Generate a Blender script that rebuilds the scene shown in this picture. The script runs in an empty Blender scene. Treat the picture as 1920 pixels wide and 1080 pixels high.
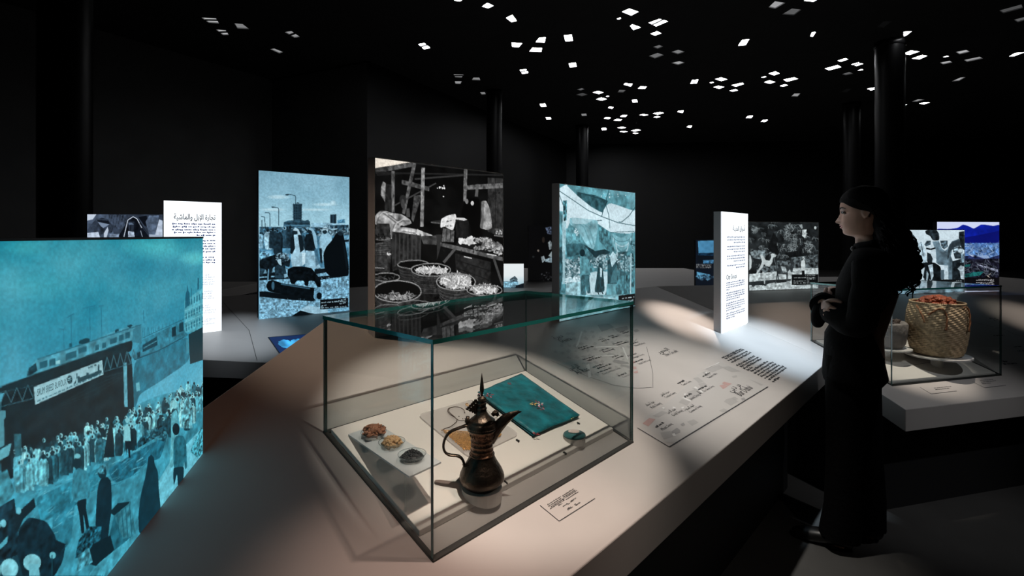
import bpy, bmesh, math, random
import numpy as np
from mathutils import Vector, Matrix, noise as mnoise
from mathutils.geometry import delaunay_2d_cdt

random.seed(7)
rng = np.random.default_rng(11)
S = bpy.context.scene
COL = S.collection

# ------------------------------------------------------------------ camera, world, lights, exposure
EYE = 1.464                                   # height of the lens above the floor, metres
FPX, CX, CY = 955.0, 960.0, 440.0             # focal length and principal point in 1920x1080 pixels
cam_data = bpy.data.cameras.new('camera')
cam_data.sensor_width = 36.0
cam_data.lens = FPX / 1920 * 36.0
cam_data.shift_y = (CY - 540) / 1920
cam_data.clip_start, cam_data.clip_end = 0.02, 200
cam = bpy.data.objects.new('camera', cam_data)
cam.location = (0, 0, EYE)
cam.rotation_euler = (math.pi / 2, 0, 0)
COL.objects.link(cam)
S.camera = cam

world = bpy.data.worlds.new('world')
S.world = world
world.use_nodes = True
world.node_tree.nodes['Background'].inputs[0].default_value = (0.012, 0.013, 0.015, 1)
world.node_tree.nodes['Background'].inputs[1].default_value = 0.05

def spot(name, loc, target, power, size, blend, color, radius=0.03):
    l = bpy.data.lights.new(name, 'SPOT')
    l.energy, l.spot_size, l.spot_blend, l.color, l.shadow_soft_size = power, math.radians(size), blend, color, radius
    o = bpy.data.objects.new(name, l)
    o.location = (loc[0], loc[1], EYE + loc[2])
    d = Vector((target[0], target[1], EYE + target[2])) - o.location
    o.rotation_euler = d.to_track_quat('-Z', 'Y').to_euler()
    COL.objects.link(o)
    return o

WARM, COOL = (1.0, 0.83, 0.70), (0.86, 0.92, 1.0)
# ceiling track spotlights of the gallery plus added fill lights (positions relative to the lens)
spot('track_spot_case', (0.285, 1.035, 1.58), (-0.04, 1.58, -0.6), 185, 29.5, 0.5, (1.0, 0.89, 0.78), 0.012)
spot('track_spot_front', (0.56, 1.22, 1.80), (0.08, 1.04, -0.70), 100, 25, 1.0, (1.0, 0.70, 0.58), 0.02)
spot('track_spot_map', (1.45, 4.1, 1.9), (1.046, 3.076, -0.515), 520, 13, 1.0, (1.0, 0.85, 0.74), 0.03)
spot('track_spot_chart', (0.70, 1.95, 1.9), (0.88, 2.18, -0.6), 270, 31, 1.0, (1.0, 0.95, 0.88), 0.03)
spot('fill_light_cool', (1.55, 2.75, 1.9), (1.50, 2.95, -0.62), 520, 23, 1.0, (0.70, 0.86, 1.0), 0.03)  # added cool fill for the City Souqs panel's spill on the table
spot('track_spot_basket', (2.35, 2.75, 1.7), (2.30, 3.02, -0.7), 190, 19, 0.7, (1.0, 0.90, 0.78), 0.015)
spot('track_spot_ridge', (2.6, 4.6, 1.9), (1.95, 3.35, -0.5), 90, 17, 1.0, (1.0, 0.78, 0.62), 0.03)
spot('track_spot_right', (4.4, 3.2, 2.1), (3.9, 3.75, -0.6), 110, 16, 1.0, (1.0, 0.86, 0.74), 0.03)
spot('track_spot_corner_table', (2.9, 0.9, 1.9), (2.35, 2.60, -0.9), 75, 29, 1.0, (0.96, 0.97, 1.0), 0.03)
spot('track_spot_left', (-1.9, 1.6, 2.2), (-0.60, 1.85, -0.35), 105, 19, 1.0, (1.0, 0.72, 0.54), 0.03)
spot('fill_light_far_table', (-1.3, 2.6, 2.0), (-1.95, 3.65, -0.72), 210, 17, 1.0, (0.76, 0.88, 1.0), 0.03)  # unseen bluish fill, added to strengthen the livestock text panel's glow
spot('fill_light_corner', (-0.1, 0.2, 2.3), (-0.46, 1.12, -0.6), 17, 31, 1.0, (1.0, 0.46, 0.28), 0.03)  # added orange fill that neutralises the teal panel's spill
spot('fill_light_visitor', (0.2, 3.6, 1.5), (1.57, 2.47, 0.10), 60, 8, 1.0, (0.92, 0.95, 1.0), 0.03)  # added fill on the face, in place of the white panel's light
spot('track_spot_near', (-0.10, 0.25, 1.9), (-0.20, 0.94, -0.68), 62, 15, 1.0, (1.0, 0.72, 0.60), 0.03)
spot('fill_light_edge', (1.45, 0.15, 1.3), (0.75, 1.72, -0.85), 16, 42, 1.0, (1.0, 0.88, 0.78), 0.03)  # low wash added to brighten the table's front face
spot('track_spot_floor', (3.2, 1.5, 2.3), (1.75, 1.50, -1.46), 12, 16, 1.0, (1.0, 0.92, 0.86), 0.03)

S.view_settings.view_transform = 'Standard'
S.view_settings.look = 'None'
S.view_settings.gamma = 1.0
S.view_settings.use_curve_mapping = False
S.view_settings.exposure = 0.0
S.cycles.transparent_max_bounces = 32
S.cycles.max_bounces = 10
S.cycles.sample_clamp_indirect = 3.0
S.cycles.caustics_reflective = False

# ------------------------------------------------------------------ helpers: geometry of the place
D1 = Vector((0.6765, 0.7365)); D2 = Vector((-0.7365, 0.6765))    # along / up the slope of the main table
D1.normalize(); D2.normalize()
SL, C0 = 0.313, -0.9253
AR = math.radians(75)
DR, NR = Vector((math.sin(AR), math.cos(AR))), Vector((-math.cos(AR), math.sin(AR)))   # the same for the second table
CR = Vector((1.9706, 2.55, -0.8758)); SR = 0.36

def ray(x, y):
    return Vector(((x - CX) / FPX, 1.0, -(y - CY) / FPX))
def zmain(x, y): return C0 + SL * (D2.x * x + D2.y * y)
def zright(x, y): return CR.z + SR * (NR.x * (x - CR.x) + NR.y * (y - CR.y))
def W(v): return Vector((v[0], v[1], v[2] + EYE))
def on_plane(zf, x, y, h=0.0):
    """point of the place seen at photo pixel (x, y), on the surface z = zf + h"""
    r = ray(x, y)
    c = zf(0, 0) + h
    k = zf(r.x, r.y) - zf(0, 0)
    t = c / (r.z - k)
    return W(r * t)
def on_main(x, y, h=0.0): return on_plane(zmain, x, y, h)
def on_right(x, y, h=0.0): return on_plane(zright, x, y, h)
def at_depth(x, y, d): return W(ray(x, y) * d)
def at_level(x, y, z):
    r = ray(x, y); return W(r * (z / r.z))
def uv_main(u, v, h=0.0):
    p = D1 * u + D2 * v
    return Vector((p.x, p.y, EYE + C0 + SL * v + h))

# ------------------------------------------------------------------ helpers: materials
MATS = {}
def lin(c):
    return tuple(((x / 12.92) if x <= 0.04045 else ((x + 0.055) / 1.055) ** 2.4) for x in c)
def mat(name, col, rough=0.5, metal=0.0, var=0.0, vscale=20.0, bump=0.0, bscale=60.0, spec=0.5, coat=0.0, trans=0.0, sheen=0.0):
    if name in MATS: return MATS[name]
    m = bpy.data.materials.new(name); m.use_nodes = True
    nt = m.node_tree; b = nt.nodes['Principled BSDF']
    b.inputs['Base Color'].default_value = (*col, 1); b.inputs['Roughness'].default_value = rough
    b.inputs['Metallic'].default_value = metal; b.inputs['Specular IOR Level'].default_value = spec
    b.inputs['Coat Weight'].default_value = coat
    b.inputs['Transmission Weight'].default_value = trans
    b.inputs['Sheen Weight'].default_value = sheen
    tc = nt.nodes.new('ShaderNodeTexCoord')
    if var > 0:
        n = nt.nodes.new('ShaderNodeTexNoise'); n.inputs['Scale'].default_value = vscale; n.inputs['Detail'].default_value = 5
        r = nt.nodes.new('ShaderNodeValToRGB')
        r.color_ramp.elements[0].position, r.color_ramp.elements[1].position = 0.3, 0.7
        r.color_ramp.elements[0].color = (*[max(0, c * (1 - var)) for c in col], 1)
        r.color_ramp.elements[1].color = (*[min(1, c * (1 + var)) for c in col], 1)
        nt.links.new(tc.outputs['Object'], n.inputs['Vector']); nt.links.new(n.outputs['Fac'], r.inputs['Fac'])
        nt.links.new(r.outputs['Color'], b.inputs['Base Color'])
    if bump > 0:
        n2 = nt.nodes.new('ShaderNodeTexNoise'); n2.inputs['Scale'].default_value = bscale; n2.inputs['Detail'].default_value = 4
        bp = nt.nodes.new('ShaderNodeBump'); bp.inputs['Strength'].default_value = bump; bp.inputs['Distance'].default_value = 0.01
        nt.links.new(tc.outputs['Object'], n2.inputs['Vector']); nt.links.new(n2.outputs['Fac'], bp.inputs['Height'])
        nt.links.new(bp.outputs['Normal'], b.inputs['Normal'])
    MATS[name] = m
    return m
def emit(name, col, strength, gloss=0.35):
    if name in MATS: return MATS[name]
    m = bpy.data.materials.new(name); m.use_nodes = True
    b = m.node_tree.nodes['Principled BSDF']
    b.inputs['Base Color'].default_value = (0.02, 0.02, 0.02, 1); b.inputs['Roughness'].default_value = gloss
    b.inputs['Emission Color'].default_value = (*col, 1); b.inputs['Emission Strength'].default_value = strength
    MATS[name] = m
    return m
def print_mat(name, strength):
    """a backlit print: its colours are stored on the mesh and shine through"""
    if name in MATS: return MATS[name]
    m = emit(name, (1, 1, 1), strength, 0.3)
    nt = m.node_tree; a = nt.nodes.new('ShaderNodeAttribute'); a.attribute_name = 'print'
    nt.links.new(a.outputs['Color'], nt.nodes['Principled BSDF'].inputs['Emission Color'])
    return m
def glass_mat(name, tint, ior=1.45, rough=0.0):
    if name in MATS: return MATS[name]
    m = bpy.data.materials.new(name); m.use_nodes = True
    nt = m.node_tree; nt.nodes.clear()
    o = nt.nodes.new('ShaderNodeOutputMaterial'); mx = nt.nodes.new('ShaderNodeMixShader')
    f = nt.nodes.new('ShaderNodeFresnel'); ge = nt.nodes.new('ShaderNodeNewGeometry'); mi = nt.nodes.new('ShaderNodeMapRange')
    mi.inputs['To Min'].default_value = ior; mi.inputs['To Max'].default_value = 1 / ior        # same reflectance on both sides of the sheet
    nt.links.new(ge.outputs['Backfacing'], mi.inputs['Value']); nt.links.new(mi.outputs['Result'], f.inputs['IOR'])
    t = nt.nodes.new('ShaderNodeBsdfTransparent'); t.inputs['Color'].default_value = (*tint, 1)
    g = nt.nodes.new('ShaderNodeBsdfGlossy'); g.inputs['Roughness'].default_value = rough
    nt.links.new(f.outputs[0], mx.inputs[0]); nt.links.new(t.outputs[0], mx.inputs[1]); nt.links.new(g.outputs[0], mx.inputs[2])
    nt.links.new(mx.outputs[0], o.inputs[0])
    MATS[name] = m
    return m
def frosted_mat(name, tint, density):
    """frosted acrylic: partly clear, partly milky"""
    if name in MATS: return MATS[name]
    m = bpy.data.materials.new(name); m.use_nodes = True
    nt = m.node_tree; b = nt.nodes['Principled BSDF']
    b.inputs['Base Color'].default_value = (*tint, 1); b.inputs['Roughness'].default_value = 0.35
    mx = nt.nodes.new('ShaderNodeMixShader'); mx.inputs[0].default_value = density
    t = nt.nodes.new('ShaderNodeBsdfTransparent')
    o = nt.nodes['Material Output']
    nt.links.new(t.outputs[0], mx.inputs[1]); nt.links.new(b.outputs[0], mx.inputs[2]); nt.links.new(mx.outputs[0], o.inputs[0])
    MATS[name] = m
    return m

# ------------------------------------------------------------------ helpers: meshes
class MB:
    def __init__(s): s.v = []; s.f = []
    def add(s, vs, fs):
        o = len(s.v); s.v += [tuple(x) for x in vs]; s.f += [tuple(i + o for i in f) for f in fs]; return s
    def box(s, a, b):
        x0, y0, z0 = a; x1, y1, z1 = b
        return s.hexa([(x0, y0, z0), (x1, y0, z0), (x1, y1, z0), (x0, y1, z0), (x0, y0, z1), (x1, y0, z1), (x1, y1, z1), (x0, y1, z1)])
    def hexa(s, p):
        return s.add(p, [(3, 2, 1, 0), (4, 5, 6, 7), (0, 1, 5, 4), (1, 2, 6, 5), (2, 3, 7, 6), (3, 0, 4, 7)])
    def prism(s, bot, top):
        n = len(bot)
        return s.add(list(bot) + list(top), [tuple(range(n))[::-1], tuple(range(n, 2 * n))] + [(i, (i + 1) % n, n + (i + 1) % n, n + i) for i in range(n)])
    def lathe(s, prof, n=32, c=(0, 0, 0), closed=False):
        vs = []; fs = []
        for r, z in prof:
            for k in range(n):
                a = 2 * math.pi * k / n
                vs.append((c[0] + r * math.cos(a), c[1] + r * math.sin(a), c[2] + z))
        m = len(prof)
        for i in range(m - (0 if closed else 1)):
            for k in range(n):
                a, b = i * n + k, i * n + (k + 1) % n; j = (i + 1) % m
                fs.append((a, b, j * n + (k + 1) % n, j * n + k))
        return s.add(vs, fs)
    def tube(s, path, rad, n=8, flat=None, up=None):
        """sweep an ellipse along a path; rad: radius or list; flat: (width, height) multipliers"""
        P = [Vector(p) for p in path]; m = len(P)
        R = rad if isinstance(rad, (list, tuple)) else [rad] * m
        fw, fh = flat or (1, 1)
        vs = []; fs = []; prev = None
        for i in range(m):
            t = (P[min(i + 1, m - 1)] - P[max(i - 1, 0)])
            t = t.normalized() if t.length > 1e-9 else Vector((0, 0, 1))
            if up is not None: ref = Vector(up)
            elif prev is not None: ref = prev
            else: ref = Vector((0, 0, 1)) if abs(t.z) < 0.9 else Vector((1, 0, 0))
            b = ref - t * ref.dot(t)
            b = b.normalized() if b.length > 1e-6 else t.orthogonal().normalized()
            prev = b; a = t.cross(b)
            for k in range(n):
                th = 2 * math.pi * k / n
                vs.append(P[i] + a * (R[i] * fw * math.cos(th)) + b * (R[i] * fh * math.sin(th)))
        for i in range(m - 1):
            for k in range(n):
                fs.append((i * n + k, i * n + (k + 1) % n, (i + 1) * n + (k + 1) % n, (i + 1) * n + k))
        fs.append(tuple(range(n))[::-1]); fs.append(tuple(range((m - 1) * n, m * n)))
        return s.add(vs, fs)
    def ball(s, c, r, n=8, m=6, rot=None):
        r = r if isinstance(r, (tuple, list)) else (r, r, r)
        vs = [Vector((0, 0, r[2]))]; fs = []
        for i in range(1, m):
            ph = math.pi * i / m
            for k in range(n):
                th = 2 * math.pi * k / n
                vs.append(Vector((r[0] * math.sin(ph) * math.cos(th), r[1] * math.sin(ph) * math.sin(th), r[2] * math.cos(ph))))
        vs.append(Vector((0, 0, -r[2])))
        for k in range(n): fs.append((0, 1 + k, 1 + (k + 1) % n))
        for i in range(m - 2):
            for k in range(n):
                a = 1 + i * n + k; b = 1 + i * n + (k + 1) % n
                fs.append((a, a + n, b + n, b))
        L = len(vs) - 1
        for k in range(n): fs.append((L, L - n + (k + 1) % n, L - n + k))
        if rot is not None: vs = [rot @ v for v in vs]
        return s.add([v + Vector(c) for v in vs], fs)
    def mesh(s, name):
        me = bpy.data.meshes.new(name); me.from_pydata([tuple(v) for v in s.v], [], s.f); me.update(); return me
    def build(s, name, m, parent=None, smooth=False, fix=True):
        me = s.mesh(name)
        if fix:
            bm = bmesh.new(); bm.from_mesh(me); bmesh.ops.recalc_face_normals(bm, faces=bm.faces); bm.to_mesh(me); bm.free()
        return link(name, me, m, parent, smooth)

def link(name, me, m, parent=None, smooth=False):
    o = bpy.data.objects.new(name, me); COL.objects.link(o)
    if m is not None and not me.materials: me.materials.append(m)
    if parent is not None:
        o.parent = parent
        o.matrix_parent_inverse = PINV[parent.name] if parent.name in PINV else Matrix.Identity(4)
    if smooth:
        me.polygons.foreach_set('use_smooth', [True] * len(me.polygons))
    return o
PINV = {}
def empty(name, loc, label, cat, group=None, kind=None):
    """the root of a thing, at its base; its parts are built in world coordinates"""
    o = bpy.data.objects.new(name, None); COL.objects.link(o)
    o.empty_display_size = 0.05; o.location = loc
    PINV[o.name] = Matrix.Translation(-Vector(loc))
    return tag(o, label, cat, group, kind)
def tag(o, label=None, cat=None, group=None, kind=None):
    if label: o['label'] = label
    if cat: o['category'] = cat
    if group: o['group'] = group
    if kind: o['kind'] = kind
    return o
def sub(o):
    """let a part carry sub-parts built in world coordinates"""
    PINV[o.name] = (o.parent.matrix_parent_inverse if False else Matrix.Identity(4))
    loc = Vector(o.parent.location) if o.parent else Vector((0, 0, 0))
    return o
def bevel(o, w, seg=2):
    m = o.modifiers.new('bevel', 'BEVEL'); m.width = w; m.segments = seg; m.limit_method = 'ANGLE'
    return o
def smooth_path(pts, n=4):
    P = [Vector(p) for p in pts]; out = []
    for i in range(len(P) - 1):
        p0, p1, p2, p3 = P[max(i - 1, 0)], P[i], P[i + 1], P[min(i + 2, len(P) - 1)]
        for k in range(n):
            t = k / n
            out.append(0.5 * ((2 * p1) + (p2 - p0) * t + (2 * p0 - 5 * p1 + 4 * p2 - p3) * t * t + (-p0 + 3 * p1 - 3 * p2 + p3) * t ** 3))
    out.append(P[-1]); return out

# ------------------------------------------------------------------ helpers: lettering
AR_FORMS = {}
_c = 0xFE80
for ch, n in [('ء', 1), ('آ', 2), ('أ', 2), ('ؤ', 2), ('إ', 2), ('ئ', 4), ('ا', 2), ('ب', 4), ('ة', 2), ('ت', 4), ('ث', 4), ('ج', 4), ('ح', 4), ('خ', 4), ('د', 2), ('ذ', 2), ('ر', 2), ('ز', 2),
              ('س', 4), ('ش', 4), ('ص', 4), ('ض', 4), ('ط', 4), ('ظ', 4), ('ع', 4), ('غ', 4), ('ف', 4), ('ق', 4), ('ك', 4), ('ل', 4), ('م', 4), ('ن', 4), ('ه', 4), ('و', 2), ('ى', 2), ('ي', 4), ('لآ', 2), ('لأ', 2), ('لإ', 2), ('لا', 2)]:
    AR_FORMS[ch] = [_c + i for i in range(n)]; _c += n
def arabic(s):
    toks = []; i = 0
    while i < len(s):
        if s[i:i + 2] in AR_FORMS: toks.append(s[i:i + 2]); i += 2
        else: toks.append(s[i]); i += 1
    out = []
    for i, t in enumerate(toks):
        if t not in AR_FORMS: out.append(t); continue
        f = AR_FORMS[t]
        pj = i > 0 and toks[i - 1] in AR_FORMS and len(AR_FORMS[toks[i - 1]]) == 4
        nj = i + 1 < len(toks) and toks[i + 1] in AR_FORMS and len(AR_FORMS[toks[i + 1]]) > 1 and len(f) == 4
        k = 3 if (pj and nj) else 1 if pj else 2 if nj else 0
        out.append(chr(f[min(k, len(f) - 1)]))
    return ''.join(out[::-1])
_TX = {}
def text2d(s, res=2, extrude=0.0, bold=0.0):
    """flat outline mesh of a line of text: vertices (cap height about 0.7) and faces"""
    key = (s, res, extrude, bold)
    if key in _TX: return _TX[key]
    c = bpy.data.curves.new('line', 'FONT'); c.body = s; c.resolution_u = res; c.extrude = extrude; c.offset = bold
    o = bpy.data.objects.new('line', c); COL.objects.link(o)
    me = bpy.data.meshes.new_from_object(o.evaluated_get(bpy.context.evaluated_depsgraph_get()))
    vs = [v.co.copy() for v in me.vertices]; fs = [tuple(p.vertices) for p in me.polygons]
    bpy.data.objects.remove(o); bpy.data.curves.remove(c); bpy.data.meshes.remove(me)
    x0 = min((v.x for v in vs), default=0); x1 = max((v.x for v in vs), default=1)
    _TX[key] = (vs, fs, x0, x1)
    return _TX[key]
def put_text(mb, s, origin, ex, ey, size=None, width=None, align='l', res=2, bold=0.0, zoff=None, ext=0.0):
    """write s on a plane: origin, x axis, y axis (unit vectors); size = em height or fitted to width"""
    vs, fs, x0, x1 = text2d(s, res, ext, bold)
    if not vs: return
    k = size if size else width / (x1 - x0)
    kx = k if not (size and width) else width / (x1 - x0)
    off = -x0 if align == 'l' else -x1 if align == 'r' else -(x0 + x1) / 2
    ez = ex.cross(ey)
    mb.add([origin + ex * ((v.x + off) * kx) + ey * (v.y * k) + ez * (v.z * k) for v in vs], fs)
def put_marks(mb, origin, ex, ey, width, size, seed, align='l', dens=0.86):
    """a line of lettering too small to read: short strokes word by word"""
    r = random.Random(seed); x = 0.0; runs = []
    while x < width:
        w = size * r.uniform(1.0, 3.6); w = min(w, width - x)
        if w > size * 0.4:
            n = max(1, int(w / (size * 0.62)))
            for k in range(n):
                a = x + w * k / n; h = r.choice((0.5, 0.5, 0.55, 0.8)); y0 = r.choice((0, 0, 0, -0.22))
                runs.append((a, a + w / n * 0.82, y0 * size, h * size))
                if r.random() < 0.5: runs.append((a, a + w / n, 0.0, size * 0.16))
        x += w + size * 0.5
    off = 0 if align == 'l' else -width
    for a, b, y0, y1 in runs:
        mb.add([origin + ex * (a + off) + ey * y0, origin + ex * (b + off) + ey * y0, origin + ex * (b + off) + ey * y1, origin + ex * (a + off) + ey * y1], [(0, 1, 2, 3)])
# ------------------------------------------------------------------ helpers: backlit prints
def fnoise(h, w, sc, seed, octv=4):
    """fractal value noise, 0..1"""
    r = np.random.default_rng(seed); out = np.zeros((h, w)); amp = 1.0; tot = 0
    for o in range(octv):
        gh, gw = max(2, int(h / sc) + 2), max(2, int(w / sc) + 2)
        g = r.random((gh, gw)); y = np.linspace(0, gh - 1.001, h); x = np.linspace(0, gw - 1.001, w)
        yi, xi = y.astype(int), x.astype(int); fy, fx = (y - yi)[:, None], (x - xi)[None]
        fy, fx = fy * fy * (3 - 2 * fy), fx * fx * (3 - 2 * fx)
        a = g[yi][:, xi]; b = g[yi][:, xi + 1]; c = g[yi + 1][:, xi]; d = g[yi + 1][:, xi + 1]
        out += amp * ((a * (1 - fx) + b * fx) * (1 - fy) + (c * (1 - fx) + d * fx) * fy); tot += amp
        amp *= 0.55; sc = max(1.0, sc / 2)
    return out / tot

class Pic:
    """a print drawn in the plane of its panel; points are given as read off the photograph and laid flat onto the panel"""
    def __init__(s, base, e, width, height, w, h, tint=None):
        s.base, s.e, s.wd, s.ht, s.w, s.h = base, e, width, height, w, h
        s.nb = Vector((-e.y, e.x, 0)); s.img = np.zeros((h, w, 3)); s.tint = tint; s.o = (0, 0, 1)
    def view(s, ox, oy, k): s.o = (ox, oy, k)
    def T(s, pts):
        out = []
        for x, y in pts:
            r = ray(s.o[0] + x / s.o[2], s.o[1] + y / s.o[2]); o = Vector((0, 0, EYE))
            t = (s.base - o).dot(s.nb) / r.dot(s.nb); p = o + r * t - s.base
            out.append(((p.x * s.e.x + p.y * s.e.y) / s.wd * s.w, (1 - p.z / s.ht) * s.h))
        return np.array(out)
    def col(s, c):
        c = (c, c, c) if np.isscalar(c) else c
        if s.tint is not None and len(set(c)) == 1:
            t = c[0] / 255.0
            lo, mid, hi = s.tint
            c = tuple(np.interp(t, (0, 0.5, 1), (lo[i], mid[i], hi[i])) for i in range(3))
        return np.array(c, float)
    def raw(s, q, c, a=1.0, tex=None):
        x0, x1 = int(max(0, math.floor(q[:, 0].min()))), int(min(s.w, math.ceil(q[:, 0].max()) + 1))
        y0, y1 = int(max(0, math.floor(q[:, 1].min()))), int(min(s.h, math.ceil(q[:, 1].max()) + 1))
        if x1 <= x0 or y1 <= y0: return
        SS = 2
        xs = x0 + (np.arange((x1 - x0) * SS) + 0.5) / SS; ys = y0 + (np.arange((y1 - y0) * SS) + 0.5) / SS
        ins = np.zeros((len(ys), len(xs)), bool); n = len(q)
        for i in range(n):
            xa, ya = q[i]; xb, yb = q[(i + 1) % n]
            if ya == yb: continue
            r = ((ya > ys) != (yb > ys))
            if not r.any(): continue
            xi = xa + (ys[r] - ya) * (xb - xa) / (yb - ya)
            ins[r] ^= xs[None, :] < xi[:, None]
        m = ins.reshape(y1 - y0, SS, x1 - x0, SS).mean((1, 3))[..., None] * a
        reg = s.img[y0:y1, x0:x1]
        cc = s.col(c)
        if tex is not None:
            amp, sc, seed = tex
            nz = fnoise(y1 - y0, x1 - x0, sc, seed, 3)[..., None]
            cc = np.clip(cc * (1 + amp * 2 * (nz - 0.5) * 1.6), 0, 255)
        s.img[y0:y1, x0:x1] = reg * (1 - m) + cc * m
    def poly(s, pts, c, a=1.0, tex=None):
        q = s.T(pts)
        for cut in ((.13, .22) if 7 <= len(pts) < 20 and np.ptp(q, 0).min() > 16 else ()):          # slightly softened outlines
            nx = np.roll(q, -1, 0); q = np.stack([q * (1 - cut) + nx * cut, q * cut + nx * (1 - cut)], 1).reshape(-1, 2)
        s.raw(q, c, a, tex)
    def line(s, pts, wd, c, a=1.0):
        for (x0, y0), (x1, y1) in zip(pts[:-1], pts[1:]):
            L = math.hypot(x1 - x0, y1 - y0) or 1; nx, ny = -(y1 - y0) / L * wd / 2, (x1 - x0) / L * wd / 2
            s.poly([(x0 + nx, y0 + ny), (x1 + nx, y1 + ny), (x1 - nx, y1 - ny), (x0 - nx, y0 - ny)], c, a)
    def ell(s, cx, cy, rx, ry, c, a=1.0, n=20, rot=0.0, tex=None):
        cr, sr = math.cos(rot), math.sin(rot)
        s.poly([(cx + rx * math.cos(t) * cr - ry * math.sin(t) * sr, cy + rx * math.cos(t) * sr + ry * math.sin(t) * cr) for t in np.linspace(0, 2 * math.pi, n, False)], c, a, tex)
    def ring(s, cx, cy, rx, ry, wd, c, t0=0, t1=6.2832, rough=0.0, seed=0):
        r = random.Random(seed)
        s.line([(cx + rx * math.cos(t) + r.uniform(-rough, rough), cy + ry * math.sin(t) + r.uniform(-rough, rough)) for t in np.linspace(t0, t1, 26)], wd, c)
    def blobs(s, cx, cy, rx, ry, n, size, c0, c1, seed, el=1.0, rect=False, a=1.0):
        r = random.Random(seed)
        for _ in range(n):
            if rect: x, y = cx + r.uniform(-rx, rx), cy + r.uniform(-ry, ry)
            else:
                t, q = r.uniform(0, 6.283), math.sqrt(r.random()); x, y = cx + rx * q * math.cos(t), cy + ry * q * math.sin(t)
            k = r.random(); z = size * r.uniform(0.5, 1.3)
            c = tuple(np.array(s.col(c0)) * (1 - k) + np.array(s.col(c1)) * k) 
            s.ell(x, y, z * el, z / math.sqrt(el) * 0.7, c, a, 8, r.uniform(0, 3.14))
    def vgrad(s, stops):
        y = np.linspace(0, 1, s.h); P = [p for p, _ in stops]; C = np.array([s.col(c) for _, c in stops])
        s.img[:] = np.stack([np.interp(y, P, C[:, i]) for i in range(3)], -1)[:, None]
    def grain(s, amp, sc, seed, octv=4, mask=None):
        n = (fnoise(s.h, s.w, sc, seed, octv) - 0.5)[..., None] * 2
        s.img = np.clip(s.img * (1 + amp * n), 0, 255)
    def words(s, x0, y0, x1, y1, size, c, seed):
        """a line of tiny caption lettering from (x0, y0) to (x1, y1)"""
        r = random.Random(seed); L = x1 - x0; x = x0; k = (y1 - y0) / (L or 1)
        while x < x1:
            w = min(size * r.uniform(1.2, 3.8), x1 - x)
            for j in range(max(1, int(w / (size * 0.6)))):
                xa = x + j * size * 0.6; h = r.choice((0.55, 0.6, 0.9))
                s.poly([(xa, y0 + k * (xa - x0)), (xa + size * 0.48, y0 + k * (xa - x0)), (xa + size * 0.48, y0 + k * (xa - x0) - size * h), (xa, y0 + k * (xa - x0) - size * h)], c, 0.9)
            x += w + size * 0.5
    def man(s, x, y, h, robe, head, seed=0, face=30, wide=0.16, legs=None):
        """a standing figure in a long robe: feet at (x, y), height h"""
        r = random.Random(seed); w = h * wide; l = r.uniform(-0.04, 0.04) * h
        s.poly([(x - w * 0.55, y - h * 0.84), (x + w * 0.55, y - h * 0.84), (x + w, y - h * 0.72), (x + w * 1.05, y - h * 0.4), (x + w * 0.9 + l, y), (x - w * 0.9 + l, y), (x - w * 1.05, y - h * 0.4), (x - w, y - h * 0.72)], robe, 1, (0.35, 5, seed))
        s.poly([(x - w * 0.1, y - h * 0.8), (x + w * 0.05, y - h * 0.8), (x + w * 0.2 + l, y), (x - w * 0.2 + l, y)], 20, 0.18)
        s.poly([(x + w * 0.55, y - h * 0.78), (x + w, y - h * 0.7), (x + w * 0.95, y - h * 0.1), (x + w * 0.6, y - h * 0.1)], 5, 0.35)
        s.ell(x, y - h * 0.905, h * 0.062, h * 0.085, head)
        s.ell(x - h * 0.02, y - h * 0.9, h * 0.032, h * 0.05, face)
        if legs is not None: s.poly([(x - w * 0.7, y - h * 0.42), (x + w * 0.7, y - h * 0.42), (x + w * 0.6, y), (x - w * 0.5, y)], legs)
    def mesh(s, name, off=0.0):
        """grid of vertices on the panel face, coloured by the print"""
        w, h = s.w, s.h
        xs = np.linspace(0, s.wd, w); zs = np.linspace(s.ht, 0, h)
        X, Z = np.meshgrid(xs, zs)
        co = np.empty((h * w, 3))
        co[:, 0] = s.base.x + s.e.x * X.ravel() - s.nb.x * off; co[:, 1] = s.base.y + s.e.y * X.ravel() - s.nb.y * off; co[:, 2] = s.base.z + Z.ravel()
        i = (np.arange(h - 1)[:, None] * w + np.arange(w - 1)[None]).ravel()
        F = np.stack([i, i + w, i + w + 1, i + 1], -1)
        me = bpy.data.meshes.new(name)
        me.vertices.add(h * w); me.vertices.foreach_set('co', co.ravel())
        me.loops.add(F.size); me.loops.foreach_set('vertex_index', F.ravel().astype(np.int32))
        me.polygons.add(len(F)); me.polygons.foreach_set('loop_start', (np.arange(len(F)) * 4).astype(np.int32))
        me.update(calc_edges=True)
        c = np.clip(s.img.reshape(-1, 3) / 255.0, 0, 1)
        c = np.where(c <= 0.04045, c / 12.92, ((c + 0.055) / 1.055) ** 2.4)
        a = me.color_attributes.new('print', 'FLOAT_COLOR', 'POINT')
        a.data.foreach_set('color', np.concatenate([c, np.ones((len(c), 1))], 1).ravel().astype(np.float32))
        return me

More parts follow.
